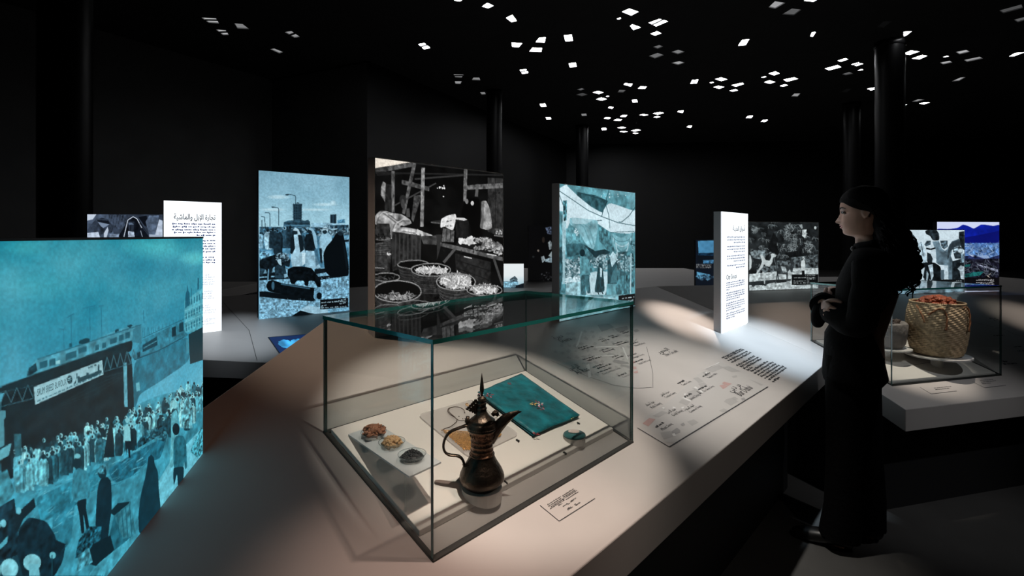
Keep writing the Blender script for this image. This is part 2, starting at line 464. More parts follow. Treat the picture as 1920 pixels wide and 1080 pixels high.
def lightbox(label, base, e, width, ztop, th=0.045, slope=0.0, housing=None, group='backlit photo panels on the tables', name='lightbox_panel', zf=None):
    """root + housing of a backlit panel. base: bottom corner at the start of the front face, e: direction of the face"""
    base = Vector(base); e = Vector((e[0], e[1], 0)).normalized(); nb = Vector((-e.y, e.x, 0))
    root = empty(name, base + e * width / 2 + nb * th / 2, label, 'lightbox', group)
    up = Vector((0, 0, 1)); ht = ztop + EYE - base.z
    f0 = base + nb * 0.004
    b0 = base + nb * th + up * slope * th
    p = [f0, f0 + e * width, b0 + e * width, b0]
    if zf: p = [Vector((q.x, q.y, EYE + zf(q.x, q.y))) for q in p]
    t = [Vector((q.x, q.y, ztop + EYE)) for q in p]
    MB().prism(p, t).build('housing', housing or M_side, root)
    return root, base, e, nb, ht
def add_print(root, pic, strength, mname, rim=None):
    link('print_face', pic.mesh('print_face', 0.0005), print_mat(mname, strength), root)
    if rim:
        b, e, nb = pic.base, pic.e, pic.nb; w, h = pic.wd, pic.ht; k = 0.004; up = Vector((0, 0, 1)); mb = MB()
        f = -nb * 0.0015
        def bar(x0, x1, z0, z1):
            mb.hexa([b + e * x0 + up * z0 + nb * 0.004, b + e * x1 + up * z0 + nb * 0.004, b + e * x1 + up * z0 + f, b + e * x0 + up * z0 + f,
                     b + e * x0 + up * z1 + nb * 0.004, b + e * x1 + up * z1 + nb * 0.004, b + e * x1 + up * z1 + f, b + e * x0 + up * z1 + f])
        bar(0, w, h - k, h); bar(0, w, 0, k * 0.7); bar(0, k * 0.7, k * 0.7, h - k); bar(w - k * 0.7, w, k * 0.7, h - k)
        mb.build('rim', rim, root)
# ------------------------------------------------------------------ materials of the place
M_black = mat('wall_black', (0.013, 0.013, 0.0135), 0.55, var=0.1, vscale=1.5)
M_wall = mat('wall_charcoal', (0.30, 0.30, 0.302), 0.7, var=0.1, vscale=1.5)
M_ceil = mat('ceiling_black', (0.08, 0.08, 0.081), 0.7, var=0.08, vscale=2)
M_floor = mat('floor_dark', (0.075, 0.073, 0.07), 0.45, var=0.15, vscale=3, bump=0.03, bscale=200)
M_col = mat('column_lacquer', (0.004, 0.004, 0.0045), 0.38, spec=0.25)
M_top = mat('solid_surface', (0.50, 0.47, 0.45), 0.42, var=0.03, vscale=6, bump=0.015, bscale=400, spec=0.4)
M_plinth = mat('plinth_black', (0.012, 0.012, 0.013), 0.6)
M_side = mat('panel_side', (0.42, 0.40, 0.41), 0.5)
M_sidedark = mat('panel_side_dark', (0.02, 0.02, 0.025), 0.4)
M_rim = mat('panel_rim', (0.55, 0.52, 0.50), 0.35)
M_ink = mat('print_ink', (0.035, 0.034, 0.036), 0.6)
M_inkblue = emit('panel_ink', (0.03, 0.045, 0.15), 1.0)
M_inkdark = emit('panel_title_ink', (0.012, 0.013, 0.02), 1.0)
M_white = emit('panel_white', (0.88, 0.95, 1.0), 1.4)
M_seam = mat('seam', (0.10, 0.095, 0.09), 0.7)

# ------------------------------------------------------------------ the hall
ZC = 3.9
def struct(o): o['kind'] = 'structure'; return o
wpts = [(-13.2, -4.0), (-13.2, 0.6), (-6.05, 12.84), (-3.26, 11.46), (-0.81, 16.2), (2.35, 22.0), (22.0, 20.4), (22.0, -4.0)]
names = ['wall_far_side', 'wall_left', 'wall_niche', 'wall_angled', 'wall_recess', 'wall_back', 'wall_right', 'wall_rear']
mb = MB(); mb.prism([(x, y, -0.12) for x, y in wpts], [(x, y, 0) for x, y in wpts]); struct(mb.build('floor', M_floor))
cen = Vector((3, 8))
for i in range(8):
    a, b = Vector(wpts[i]), Vector(wpts[(i + 1) % 8]); t = (b - a).normalized(); n = Vector((t.y, -t.x))
    if (cen - a).dot(n) > 0: n = -n
    mb = MB(); o = n * 0.15
    p = [a, b, b + o, a + o]
    mb.prism([(q.x, q.y, 0) for q in p], [(q.x, q.y, EYE + ZC + 0.3) for q in p]); struct(mb.build(names[i], M_wall if names[i] in ('wall_left', 'wall_niche') else M_black))
# a thin black trim along the tops of the niche and angled walls
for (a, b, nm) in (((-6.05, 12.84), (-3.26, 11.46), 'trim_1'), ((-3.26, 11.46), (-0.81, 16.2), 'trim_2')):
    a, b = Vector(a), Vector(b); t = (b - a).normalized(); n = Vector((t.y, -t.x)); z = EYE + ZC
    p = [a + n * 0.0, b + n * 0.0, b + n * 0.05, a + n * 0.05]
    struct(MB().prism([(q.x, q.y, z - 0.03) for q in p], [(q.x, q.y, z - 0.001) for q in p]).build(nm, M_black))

# ceiling with its lit openings
QA = [((213,90),(288,95),(304,121),(250,117)),((288,152),(338,156),(354,180),(325,181)),((382,120),(425,124),(459,150),(399,147)),((641,165),(676,160),(720,190),(692,195)),((566,253),(588,250),(634,268),(614,275)),
 ((1328,227),(1360,222),(1390,247),(1358,254)),((1510,0),(1555,2),(1541,8),(1520,5)),((1655,34),(1683,15),(1716,30),(1688,43)),((1779,92),(1812,77),(1835,108),(1808,115)),((1808,219),(1863,223),(1845,244),(1811,240)),
 ((1509,382),(1562,384),(1552,400),(1518,398)),((1516,418),(1552,418),(1545,433),(1520,432)),((1612,399),(1642,399),(1648,414),(1604,412)),((1850,360),(1882,356),(1895,376),(1864,381)),((1645,475),(1670,474),(1676,486),(1655,487))]
QB = [((580,245),(634,240),(643,283),(592,287)),((385,292),(411,261),(455,259),(447,296)),((341,357),(364,330),(429,332),(424,361)),((614,439),(661,433),(669,462),(622,467)),((982,82),(1034,60),(1098,82),(1046,108)),
 ((945,130),(972,121),(977,129),(958,137)),((1038,180),(1055,169),(1114,190),(1062,209)),((1167,158),(1243,131),(1302,148),(1219,184)),((1180,234),(1225,217),(1257,231),(1210,247)),((1197,325),(1241,312),(1268,322),(1230,339)),
 ((1168,388),(1230,366),(1274,382),(1210,406)),((1324,360),(1372,345),(1418,359),(1370,376)),((1324,436),(1380,424),(1417,434),(1372,450)),((1786,318),(1815,277),(1864,272),(1840,312)),((1456,580),(1470,553),(1512,551),(1500,579)),
 ((1627,548),(1668,536),(1712,549),(1670,562)),((1588,572),(1610,566),(1621,571),(1600,577)),((1615,604),(1650,594),(1692,603),(1656,615)),((1740,590),(1815,573),(1828,582),(1772,601)),((1727,628),(1770,617),(1786,626),(1750,635)),
 ((670,620),(705,611),(726,618),(695,628)),((663,656),(710,643),(748,656),(705,668)),((780,640),(818,629),(855,641),(822,651)),((804,687),(840,676),(880,686),(842,697)),((993,586),(1005,576),(1057,580),(1045,600)),
 ((952,640),(965,622),(1010,624),(992,641)),((1092,613),(1110,599),(1155,600),(1142,615)),((870,668),(882,663),(896,667),(885,672)),((412,720),(450,717),(460,738),(424,741)),((454,813),(486,811),(495,826),(462,828)),
 ((700,788),(735,786),(740,803),(706,805)),((1052,692),(1085,690),(1092,708),(1058,711)),((885,747),(900,738),(925,742),(915,755)),((857,820),(875,810),(907,815),(890,826)),((968,808),(985,797),(1020,796),(1008,810)),
 ((924,833),(945,824),(985,826),(970,838)),((1102,796),(1135,788),(1166,796),(1135,803)),((1196,785),(1245,776),(1275,782),(1230,795)),((1200,811),(1228,804),(1250,809),(1222,817)),
 ((1366,775),(1375,767),(1410,765),(1402,784)),((1430,880),(1445,870),(1470,870),(1458,886)),((1840,818),(1855,803),(1890,801),(1878,818)),((841,888),(872,886),(875,900),(845,901)),((950,884),(985,878),(1012,884),(980,891)),
 ((965,911),(990,906),(1022,911),(995,917)),((1045,905),(1090,895),(1113,902),(1070,911)),((1055,922),(1075,918),(1097,922),(1075,928))]
QC = [((152,50),(196,9),(268,20),(197,61)),((396,6),(420,-8),(495,-6),(462,13)),((245,100),(313,59),(379,67),(327,106)),((1087,220),(1142,217),(1110,244),(1087,254)),((1748,73),(1902,31),(1912,56),(1777,92)),
 ((1850,137),(1918,119),(1940,135),(1877,155)),((440,252),(452,224),(480,222),(458,256)),((1087,372),(1135,350),(1197,357),(1127,381)),((1143,405),(1215,381),(1251,386),(1197,411)),((629,420),(685,403),(703,411),(650,429)),
 ((722,446),(775,432),(808,442),(760,458)),((540,475),(630,451),(656,465),(572,487)),((658,514),(710,498),(738,510),(686,522)),((768,487),(797,478),(808,483),(785,489)),((833,615),(905,602),(905,615),(860,627)),
 ((1448,360),(1520,346),(1545,359),(1474,376)),((1357,394),(1390,386),(1402,390),(1372,397)),((1338,434),(1405,421),(1424,432),(1360,446)),((1505,415),(1612,393),(1636,405),(1525,429)),((1418,564),(1480,537),(1515,534),(1470,560)),
 ((1817,390),(1860,368),(1925,362),(1850,390)),((1143,704),(1185,688),(1232,689),(1180,704)),((1193,717),(1235,707),(1270,709),(1225,723)),((1087,724),(1110,722),(1100,729),(1087,731)),((151,509),(200,495),(229,509),(190,522)),
 ((100,535),(128,528),(138,532),(115,539)),((121,569),(158,557),(199,568),(160,580)),((253,551),(330,536),(356,546),(280,566)),((227,595),(265,584),(288,591),(250,600)),((308,668),(330,648),(372,647),(352,670)),((97,844),(115,830),(148,828),(130,845)),
 ((901,190),(945,149),(1006,145),(945,193)),((650,638),(690,615),(728,614),(690,640))]
quads = []
for Q, ox, k in ((QA, 300, 2.743), (QB, 900, 3.692), (QC, 1400, 3.692)):
    for q in Q: quads.append([at_level(ox + x / k, y / k, ZC) for x, y in q])
dim = {0: .62, 1: .62, 2: .42, 3: .5, 4: .5, 10: .45, 11: .5, 12: .45, 14: .45, 24: .36, 25: .36, 26: .42, 27: .55, 35: .35, 36: .22, 40: .3, 45: .45}
nA, nB = len(QA), len(QB)
for i, v in {0: .55, 2: .32, 4: .25, 5: .3, 12: .3, 31: .05, 32: .07, 15: .6, 18: .5, 19: .55, 20: .8, 17: .6, 21: .5, 29: .5}.items(): dim[nA + nB + i] = v
def ccw(q):
    a = sum(q[i].x * q[(i + 1) % 4].y - q[(i + 1) % 4].x * q[i].y for i in range(4))
    return q if a > 0 else q[::-1]
quads = [ccw(q) for q in quads]
cv = [Vector(p) for p in wpts]; ce = [(i, (i + 1) % 8) for i in range(8)]
for q in quads:
    o = len(cv); cv += [Vector((p.x, p.y)) for p in q]; ce += [(o + i, o + (i + 1) % 4) for i in range(4)]
vv, ee, ff, *_ = delaunay_2d_cdt(cv, ce, [], 0, 1e-5)
def inq(p, q):
    return all((q[(i + 1) % 4].x - q[i].x) * (p.y - q[i].y) - (q[(i + 1) % 4].y - q[i].y) * (p.x - q[i].x) > 0 for i in range(4))
def inpoly(p, P):
    c = False
    for i in range(len(P)):
        (xa, ya), (xb, yb) = P[i], P[(i + 1) % len(P)]
        if (ya > p.y) != (yb > p.y) and p.x < xa + (p.y - ya) * (xb - xa) / (yb - ya): c = not c
    return c
fs = []
for f in ff:
    c = sum((vv[i] for i in f), Vector((0, 0))) / len(f)
    if not inpoly(c, wpts): continue
    if any(abs(c.x - q[0].x) < 2.5 and abs(c.y - q[0].y) < 2.5 and inq(c, q) for q in quads): continue
    fs.append(tuple(f))
me = bpy.data.meshes.new('ceiling'); me.from_pydata([(v.x, v.y, EYE + ZC) for v in vv], [], fs)
ceil = struct(link('ceiling', me, M_ceil))
def photo_xy(c): return 960 + 955 * c.x / c.y, 440 - 955 * (c.z - EYE) / c.y
def region(kx): return ('above the angled wall corner' if kx < 700 else 'by the slender column' if kx < 935 else 'above the teal market panel' if kx < 1190 else 'above the City Souqs panel' if kx < 1400 else 'above the standing person' if kx < 1660 else 'above the basket case')
cents = [sum(q, Vector((0, 0, 0))) / 4 for q in quads]
order = {}
for i in sorted(range(len(quads)), key=lambda i: photo_xy(cents[i])[1]): order.setdefault(region(photo_xy(cents[i])[0]), []).append(i)
def nth(n): return str(n) + ('th' if 10 < n % 100 < 14 else {1: 'st', 2: 'nd', 3: 'rd'}.get(n % 10, 'th'))
for i, q in enumerate(quads):
    b = dim.get(i, 1.0); c = cents[i]; where = region(photo_xy(c)[0]); rank = order[where].index(i) + 1
    tone = 'bright white' if b > 0.8 else 'pale grey' if b > 0.3 else 'dull grey'
    root = empty('ceiling_light', c, f'{tone} ceiling opening {where}, {nth(rank)} counted from the picture top', 'ceiling light', 'lit openings in the black ceiling')
    d = 0.02; mb = MB(); up = Vector((0, 0, d))
    mb.add(q + [p + up for p in q], [(k, (k + 1) % 4, 4 + (k + 1) % 4, 4 + k) for k in range(4)]); mb.build('frame', mat('light_frame', (0.5, 0.5, 0.5), 0.5), root)
    mb = MB(); mb.add([p + up for p in q], [(3, 2, 1, 0)]); mb.build('diffuser', emit('light_%d' % round(b * 20), (0.97, 0.98, 1.0), 1.15 * b * b if b < 0.7 else 26.0), root, fix=False)
    if i in (0, 1, 3, 5, 10, 13, 22, 29, 51, 61, 72, 76) and i < len(quads):   # a dark hanger bar crosses some openings
        m1, m2 = q[0].lerp(q[3], 0.55), q[1].lerp(q[2], 0.42); w = (q[3] - q[0]) * 0.07
        MB().prism([m1 - w, m2 - w, m2 + w, m1 + w], [m1 - w + up * 0.9, m2 - w + up * 0.9, m2 + w + up * 0.9, m1 + w + up * 0.9]).build('hanger_bar', M_col, root)

# black round columns
for nm, (x0, x1, D) in enumerate([(82, 163, 5.3), (912, 941, 13.8), (1080, 1103, 18.2), (1645, 1692, 10.3), (1583, 1611, 15.1)]):
    lb = ['broad glossy black column beside the veiled-women panel', 'slender black column behind the tall market stall panel', 'slender black column behind the teal market panel', 'black column rising behind the standing person\'s hair', 'slender black column just above the standing person\'s face'][nm]
    c = at_depth((x0 + x1) / 2, 440, D); r = (x1 - x0) / 2 / FPX * D
    root = empty('column', (c.x, c.y, 0), lb, 'column', 'round black columns of the hall', 'structure')
    MB().lathe([(r, 0.12), (r, EYE + ZC - 0.12)], 40, (c.x, c.y, 0)).build('shaft', M_col, root, True)
    MB().lathe([(0.001, 0.0), (r * 1.06, 0.0), (r * 1.06, 0.11), (r, 0.12)], 40, (c.x, c.y, 0)).build('base_ring', M_col, root, True)
    MB().lathe([(r, EYE + ZC - 0.12), (r * 1.05, EYE + ZC - 0.11), (r * 1.05, EYE + ZC - 0.001), (0.001, EYE + ZC - 0.001)], 40, (c.x, c.y, 0)).build('cap_ring', M_col, root, True)

# ------------------------------------------------------------------ the tables
def table(name, label, poly, zf, th, inset_poly, group='tilted faceted exhibition tables'):
    c = sum((Vector(p) for p in poly), Vector((0, 0))) / len(poly)
    root = empty(name, (c.x, c.y, 0), label, 'table', group)
    top = [Vector((x, y, EYE + zf(x, y))) for x, y in poly]
    o = MB().prism([p - Vector((0, 0, th)) for p in top], top).build('table_top', M_top, root)
    bevel(o, 0.003)
    bot = [Vector((x, y, 0)) for x, y in inset_poly]
    MB().prism(bot, [Vector((x, y, EYE + zf(x, y) - th + 0.002)) for x, y in inset_poly]).build('plinth', M_plinth, root)
    return root
def P2(u, v): p = D1 * u + D2 * v; return (p.x, p.y)
main_table = table('exhibition_table', 'long tilted grey table with the map print and the coffee pot case',
    [P2(-0.78, 0.64), P2(3.416, 0.64), P2(3.438, 1.10), P2(3.468, 1.75), P2(0.98, 1.89)], zmain, 0.118,
    [P2(-0.40, 0.82), P2(3.25, 0.82), P2(3.30, 1.62), P2(1.05, 1.72)])
def PR(a, b):
    p = Vector((CR.x, CR.y)) + DR * a + NR * b; return (p.x, p.y)
ic = P2(3.416, 0.64); cr2 = P2(3.438, 1.10); cr3 = P2(3.468, 1.75)
right_table = table('exhibition_table', 'tilted grey table at the picture edge carrying the basket case',
    [(CR.x, CR.y), PR(3.6, 0), PR(3.9, 0.95), PR(2.35, 1.06), PR(0.75, 1.36), cr3, cr2, ic], zright, 0.112,
    [PR(0.02, 0.15), PR(3.4, 0.15), PR(3.4, 0.85), PR(0.45, 1.2), (1.35, 3.55), (1.72, 3.08)])
# far left table
EB = Vector((0.766, 0.643)).normalized(); MBK = Vector((-EB.y, EB.x))
def zback(x, y): return -0.661 + 0.30 * (MBK.x * x + MBK.y * y - 4.31)
def PB(q, m):
    p = EB * q + MBK * m; return (p.x, p.y)
back_table = table('exhibition_table', 'tilted pale table behind the teal street panel, carrying the livestock text panel',
    [(-3.3, 2.92), (-1.643, 3.403), PB(2.4, 3.663), PB(2.5, 4.80), PB(-0.7, 4.80)], zback, 0.115,
    [(-3.0, 3.16), (-1.72, 3.56), PB(2.2, 3.85), PB(2.2, 4.62), PB(-0.4, 4.62)])
def strip(mb, pts, zf, w, h=0.0012):
    """a thin line drawn on a table through photo points"""
    P = [on_plane(zf, x, y, h) for x, y in pts]
    for a, b in zip(P[:-1], P[1:]):
        t = (b - a).normalized(); s = Vector((-t.y, t.x, 0)).normalized() * w / 2; s.z = 0
        q = [a - s, b - s, b + s, a + s]
        q = [Vector((p.x, p.y, EYE + zf(p.x, p.y) + h)) for p in q]
        mb.add(q, [(0, 1, 2, 3)])
    return mb
strip(MB(), [(467, 619), (482, 676)], zback, 0.004).build('seam', M_seam, back_table)
strip(MB(), [(418, 566), (467, 619)], zback, 0.003).build('seam', M_seam, back_table)
# low rear table beyond the ridge
low = empty('exhibition_table', (1.2, 6.5, 0), 'low dark table glimpsed beyond the ridge, between the big panels', 'table', 'tilted faceted exhibition tables')
bevel(MB().box((-0.9, 5.0, 0.80), (2.9, 8.6, 0.90)).build('table_top', M_top, low), 0.003)
MB().box((-0.7, 5.2, 0), (2.7, 8.4, 0.80)).build('plinth', M_plinth, low)
low2 = empty('exhibition_table', (5.0, 6.0, 0), 'low dark table behind the basket case, carrying the blue mountain panel', 'table', 'tilted faceted exhibition tables')
bevel(MB().box((3.1, 4.75, 0.793), (6.6, 6.9, 0.893)).build('table_top', M_top, low2), 0.003)
MB().box((3.4, 5.0, 0), (6.4, 6.7, 0.793)).build('plinth', M_plinth, low2)
low3 = empty('exhibition_table', (-3.7, 5.6, 0), 'low dark table behind the livestock text panel, carrying the veiled-women panel', 'table', 'tilted faceted exhibition tables')
bevel(MB().box((-4.38, 4.95, 0.792), (-3.0, 6.2, 0.892)).build('table_top', M_top, low3), 0.003)
MB().box((-4.3, 5.1, 0), (-3.1, 6.0, 0.792)).build('plinth', M_plinth, low3)
# ------------------------------------------------------------------ backlit panels on the main table
def main_panel(label, v, px0, px1, base_h, ytop, **k):
    """panel whose face runs along the table at slope coordinate v, between two photo columns; top read at the left edge"""
    def u_of(px):
        r = ray(px, 440); t = v / (D2.x * r.x + D2.y * r.y); p = r * t
        return D1.x * p.x + D1.y * p.y, t
    u0, t0 = u_of(px0); u1, t1 = u_of(px1)
    zt = (CY - ytop) / FPX * t0
    return lightbox(label, uv_main(u0, v), D1, u1 - u0, zt, 0.045, SL, **k)

# --- tall market stall print
root, b, e, nb, ht = main_panel('black and white backlit photo of a market stall with baskets, behind the pot case', 1.70, 702, 944, 0, 294)
wd = (root.location - b).dot(e) * 2
pc = Pic(b, e, wd, ht, 300, 300); pc.view(680, 280, 3.375)
pc.img[:] = 11; pc.grain(0.9, 30, 1)
P = pc.poly
P([(75,45),(330,80),(250,92),(180,108),(75,124)], (240,230,216))
P([(80,120),(330,82),(335,108),(150,142),(80,142)], 74, 1, (.5, 6, 2))
pc.line([(80,150),(890,165)], 10, 34); pc.line([(330,86),(890,152)], 14, 40); pc.line([(330,190),(640,165)], 11, 52); pc.line([(90,165),(330,150)], 8, 30)
P([(140,220),(185,225),(185,395),(140,390)], 34, 1, (.4, 5, 3)); P([(130,205),(147,215),(142,335),(116,290),(118,240)], 118, 1, (.4, 5, 4))
P([(183,140),(203,140),(203,400),(185,400)], 100, 1, (.4, 8, 5)); P([(248,195),(300,205),(420,240),(420,266),(300,235),(248,222)], 78, 1, (.4, 6, 6))
P([(318,85),(340,90),(268,412),(249,405)], 88, 1, (.4, 6, 7)); pc.line([(205,355),(465,215)], 8, 64)
P([(325,295),(370,290),(362,330),(320,462),(309,440)], 74, 1, (.5, 6, 8)); P([(372,118),(394,118),(385,490),(364,490)], 126, 1, (.35, 6, 9))
pc.ell(255, 320, 22, 30, 40); pc.ell(255, 345, 12, 30, 62); P([(278,375),(296,375),(300,430),(275,430)], 70)
pc.blobs(490, 245, 22, 7, 6, 6, 250, 255, 1); pc.blobs(514, 250, 5, 22, 6, 5, 230, 255, 2); pc.ell(511, 300, 4, 4, 230)
P([(790,180),(886,186),(886,560),(790,520)], 46, 1, (.4, 9, 10)); pc.line([(838,185),(838,500)], 4, 22); pc.words(826, 280, 870, 282, 12, 20, 3)
P([(640,125),(662,125),(655,330),(636,330)], 112, 1, (.4, 7, 11)); P([(640,230),(886,214),(886,246),(640,258)], 92, 1, (.45, 7, 12)); P([(718,222),(734,222),(728,300),(708,300)], 90)
P([(640,340),(690,305),(735,310),(748,430),(760,560),(690,560),(680,470),(620,420),(630,370)], 5); pc.ell(693, 342, 10, 14, 205); pc.ell(658, 330, 10, 16, 120)
P([(748,330),(780,325),(800,365),(812,430),(818,498),(790,512),(738,498),(752,430)], 142, 1, (.3, 12, 13)); P([(748,330),(770,330),(760,500),(740,498)], 60, .5)
# heaped cloth
P([(78,425),(110,390),(150,392),(182,402),(250,412),(300,445),(312,470),(262,486),(240,480),(215,560),(180,572),(165,470),(90,480),(76,470)], 150, 1, (.55, 14, 14))
for a in ([(90,470),(110,410),(170,400)], [(180,560),(200,480),(250,455)], [(150,400),(215,450),(300,455)], [(120,395),(180,440),(230,480)]): pc.line(a, 9, 70, .6)
for a in ([(95,430),(130,400),(190,415)], [(190,520),(215,470),(260,440)]): pc.line(a, 8, 205, .7)
P([(90,470),(170,470),(180,560),(75,540)], 40, 1, (.5, 8, 15))
P([(195,505),(240,490),(330,503),(400,528),(450,546),(350,552),(300,560),(255,562),(205,540)], 168, 1, (.4, 9, 16)); P([(345,505),(380,520),(385,548),(335,545)], 205)
pc.line([(205,540),(260,520),(330,530)], 7, 100, .7)
P([(190,520),(370,546),(362,700),(300,740),(190,770),(180,600)], 40, 1, (.5, 10, 17))
for x in range(205, 365, 26): P([(x,535),(x+9,536),(x+7,735),(x-3,745)], 62, .8)
P([(365,550),(470,545),(470,605),(385,600)], 62, 1, (.4, 8, 18)); P([(465,540),(500,540),(498,600),(470,700),(470,600)], 48)
pc.ell(485, 462, 55, 12, 44); pc.line([(432,462),(540,474)], 4, 120)
# price card and crate
P([(497,440),(540,418),(587,409),(593,432),(572,516),(536,500),(520,488),(490,498)], 224, 1, (.12, 10, 19)); pc.words(528, 462, 565, 452, 10, 60, 4); pc.words(522, 490, 566, 488, 9, 60, 5); pc.words(502, 462, 512, 460, 8, 90, 6)
P([(508,498),(580,515),(576,588),(500,584)], 96, 1, (.4, 5, 20)); pc.line([(532,505),(526,585)], 5, 40); pc.line([(556,510),(552,588)], 5, 40)
P([(586,446),(670,455),(672,570),(590,560)], 27, 1, (.4, 8, 21)); P([(588,432),(640,434),(662,446),(640,452),(590,444)], 205)
# trays on the counter
pc.ell(660, 600, 70, 24, 26); pc.blobs(664, 580, 52, 24, 40, 13, 185, 235, 7); pc.ell(760, 576, 62, 22, 40); pc.blobs(762, 574, 55, 15, 70, 6, 90, 210, 8, 1.4); pc.ell(775, 628, 86, 22, 26); pc.blobs(812, 612, 62, 34, 130, 8, 70, 215, 9, 1.3); pc.blobs(860, 640, 30, 30, 50, 8, 80, 215, 10); pc.blobs(740, 625, 40, 12, 40, 6, 60, 170, 11)
P([(490,588),(600,612),(885,682),(886,708),(490,612)], 86, 1, (.4, 8, 22)); pc.blobs(690, 640, 180, 14, 20, 5, 20, 40, 12, 2)
P([(585,658),(810,712),(806,900),(590,800)], 34, 1, (.45, 8, 23)); pc.line([(590,700),(808,770)], 4, 18); pc.line([(590,750),(808,830)], 4, 18)
pc.line([(592,620),(512,716)], 17, 82); pc.line([(640,678),(690,690)], 7, 200); pc.line([(785,662),(845,672)], 6, 215); pc.line([(828,690),(884,860)], 15, 66)
P([(835,500),(886,505),(886,545),(835,540)], 66, 1, (.6, 4, 24)); pc.line([(830,545),(886,552)], 8, 110); pc.blobs(862, 525, 22, 14, 20, 5, 120, 200, 13)
# baskets
def basket(cx, cy, rx, ry, dp, seed, body=46, fill=None, n=0, size=7, inner=9):
    P([(cx-rx, cy), (cx+rx, cy), (cx+rx*.82, cy+dp*.8), (cx+rx*.55, cy+dp+ry*.6), (cx-rx*.55, cy+dp+ry*.6), (cx-rx*.82, cy+dp*.8)], body, 1, (.5, 5, seed))
    for j in range(1, 5):
        t = j / 5; pc.ring(cx, cy + dp * t, rx * (1 - .2 * t), ry, 3, body * .5, 0.1, 3.04)
        pc.ring(cx, cy + dp * t + 5, rx * (1 - .2 * t), ry, 2.5, body * 1.6, 0.1, 3.04, 1.2, seed)
    pc.ell(cx, cy, rx, ry, inner)
    if fill: pc.blobs(cx, cy + ry * fill[2], rx * .8, ry * fill[3], n, size, fill[0], fill[1], seed, 2.4)
    pc.ring(cx, cy, rx, ry, 6.5, 150, 0, 6.2832, 1.6, seed); pc.ring(cx, cy, rx * .97, ry * .93, 2.5, 60, 0, 6.2832, 1, seed + 1)
P([(75,780),(885,900),(886,1080),(75,1080)], 16, 1, (.9, 5, 25))
P([(75,600),(180,570),(180,650),(170,668),(75,672)], 62, 1, (.5, 4, 26))
for y in range(585, 670, 14): pc.line([(76,y+6),(180,y)], 3, 30)
pc.ell(128, 566, 52, 12, 100); pc.blobs(110, 552, 45, 18, 60, 6, 8, 50, 14)
P([(75,675),(182,662),(172,775),(75,770)], 48, 1, (.5, 6, 27)); pc.blobs(163, 662, 12, 5, 8, 6, 180, 230, 15); pc.line([(75,748),(138,752)], 4, 170)
basket(322, 728, 100, 26, 90, 31, 40); basket(432, 762, 124, 40, 130, 32, 44, (150, 245, .1, .45), 130, 8); P([(400,775),(520,765),(510,790),(420,785)], 190, .4)
basket(150, 808, 84, 26, 60, 33, 40, (40, 90, .2, .3), 20); basket(220, 898, 150, 68, 110, 34, 42, (30, 160, .45, .35), 70, 7); pc.blobs(215, 935, 90, 16, 60, 7, 90, 190, 16, 2)
basket(590, 838, 122, 54, 100, 35, 52, (120, 250, -.1, .85), 240, 9); basket(770, 890, 110, 33, 70, 36, 50, (110, 245, -.2, .8), 130, 8)
pc.ring(330, 985, 110, 30, 5, 120, 3.2, 6.2, 2, 9); pc.ring(170, 1010, 90, 30, 5, 110, 3.2, 6.2, 2, 8)
for y, x0, x1, s in ((996,660,880,11),(1012,700,885,11),(1040,640,740,11),(1052,640,860,11)): pc.words(x0, y + 4, x1, y - 14, s, 225, y)
pc.line([(75,45),(890,149)], 5, 190); pc.grain(0.15, 3, 5)
add_print(root, pc, 1.0, 'print_market', M_rim)

# --- teal and white covered market print
root, b, e, nb, ht = main_panel('pale teal backlit photo of a covered market lane under cloth awnings', 1.555, 1048, 1191, 0, 343)
wd = (root.location - b).dot(e) * 2
pc = Pic(b, e, wd, ht, 240, 240, ((6, 26, 32), (92, 150, 162), (228, 244, 252))); pc.view(1030, 330, 3.857); P = pc.poly
pc.img[:] = pc.col(120); pc.grain(0.3, 20, 2)
P([(55,40),(630,100),(630,420),(440,410),(330,330),(150,310),(100,520),(55,520)], 232, 1, (.06, 30, 1))
P([(100,45),(630,105),(630,262),(430,190),(378,268),(300,222),(205,145)], 128, 1, (.28, 14, 2)); P([(205,118),(330,140),(424,182),(382,266),(300,222),(200,142)], 62, 1, (.45, 10, 3)); pc.line([(210,120),(420,182)], 7, 40)
P([(430,95),(630,118),(630,150),(440,130)], 150, .5); pc.blobs(470, 130, 120, 30, 14, 4, 230, 250, 4); P([(560,110),(625,118),(622,245),(575,225)], 150, .5)
for a, w in (([(70,108),(160,168),(280,250),(380,295),(500,340),(620,360)], 5), ([(432,98),(378,292)], 5), ([(618,228),(575,290),(520,335),(500,332)], 5), ([(410,215),(428,280),(438,380)], 4), ([(440,408),(612,402)], 4), ([(66,120),(100,210)], 4), ([(240,330),(380,322)], 5)): pc.line(a, w, 58)
P([(65,250),(98,258),(98,520),(65,520)], 130, 1, (.3, 10, 5)); P([(98,180),(128,178),(126,320),(104,330)], 90, 1, (.9, 4, 6))
P([(120,380),(220,370),(250,480),(180,470),(120,510)], 130, 1, (.35, 8, 7)); pc.blobs(198, 405, 16, 22, 16, 7, 200, 250, 8)
P([(145,300),(330,318),(352,330),(345,420),(322,532),(290,520),(262,490),(200,382),(150,352)], 158, 1, (.22, 16, 9))
for a in ([(160,310),(250,370),(310,520)], [(200,312),(290,380),(325,500)], [(250,318),(320,370)]): pc.line(a, 7, 110, .6)
P([(160,305),(320,318),(260,350),(170,345)], 205, .7)
P([(354,352),(440,408),(452,470),(470,540),(430,548),(362,472)], 92, 1, (.5, 7, 10)); P([(440,410),(520,450),(606,402),(600,470),(560,548),(480,552),(452,480)], 148, 1, (.2, 14, 11))
for k in range(4): pc.ring(525, 415 + k * 12, 75 - k * 9, 60 + k * 22, 6, 205 if k % 2 else 100, 0.25, 2.9)
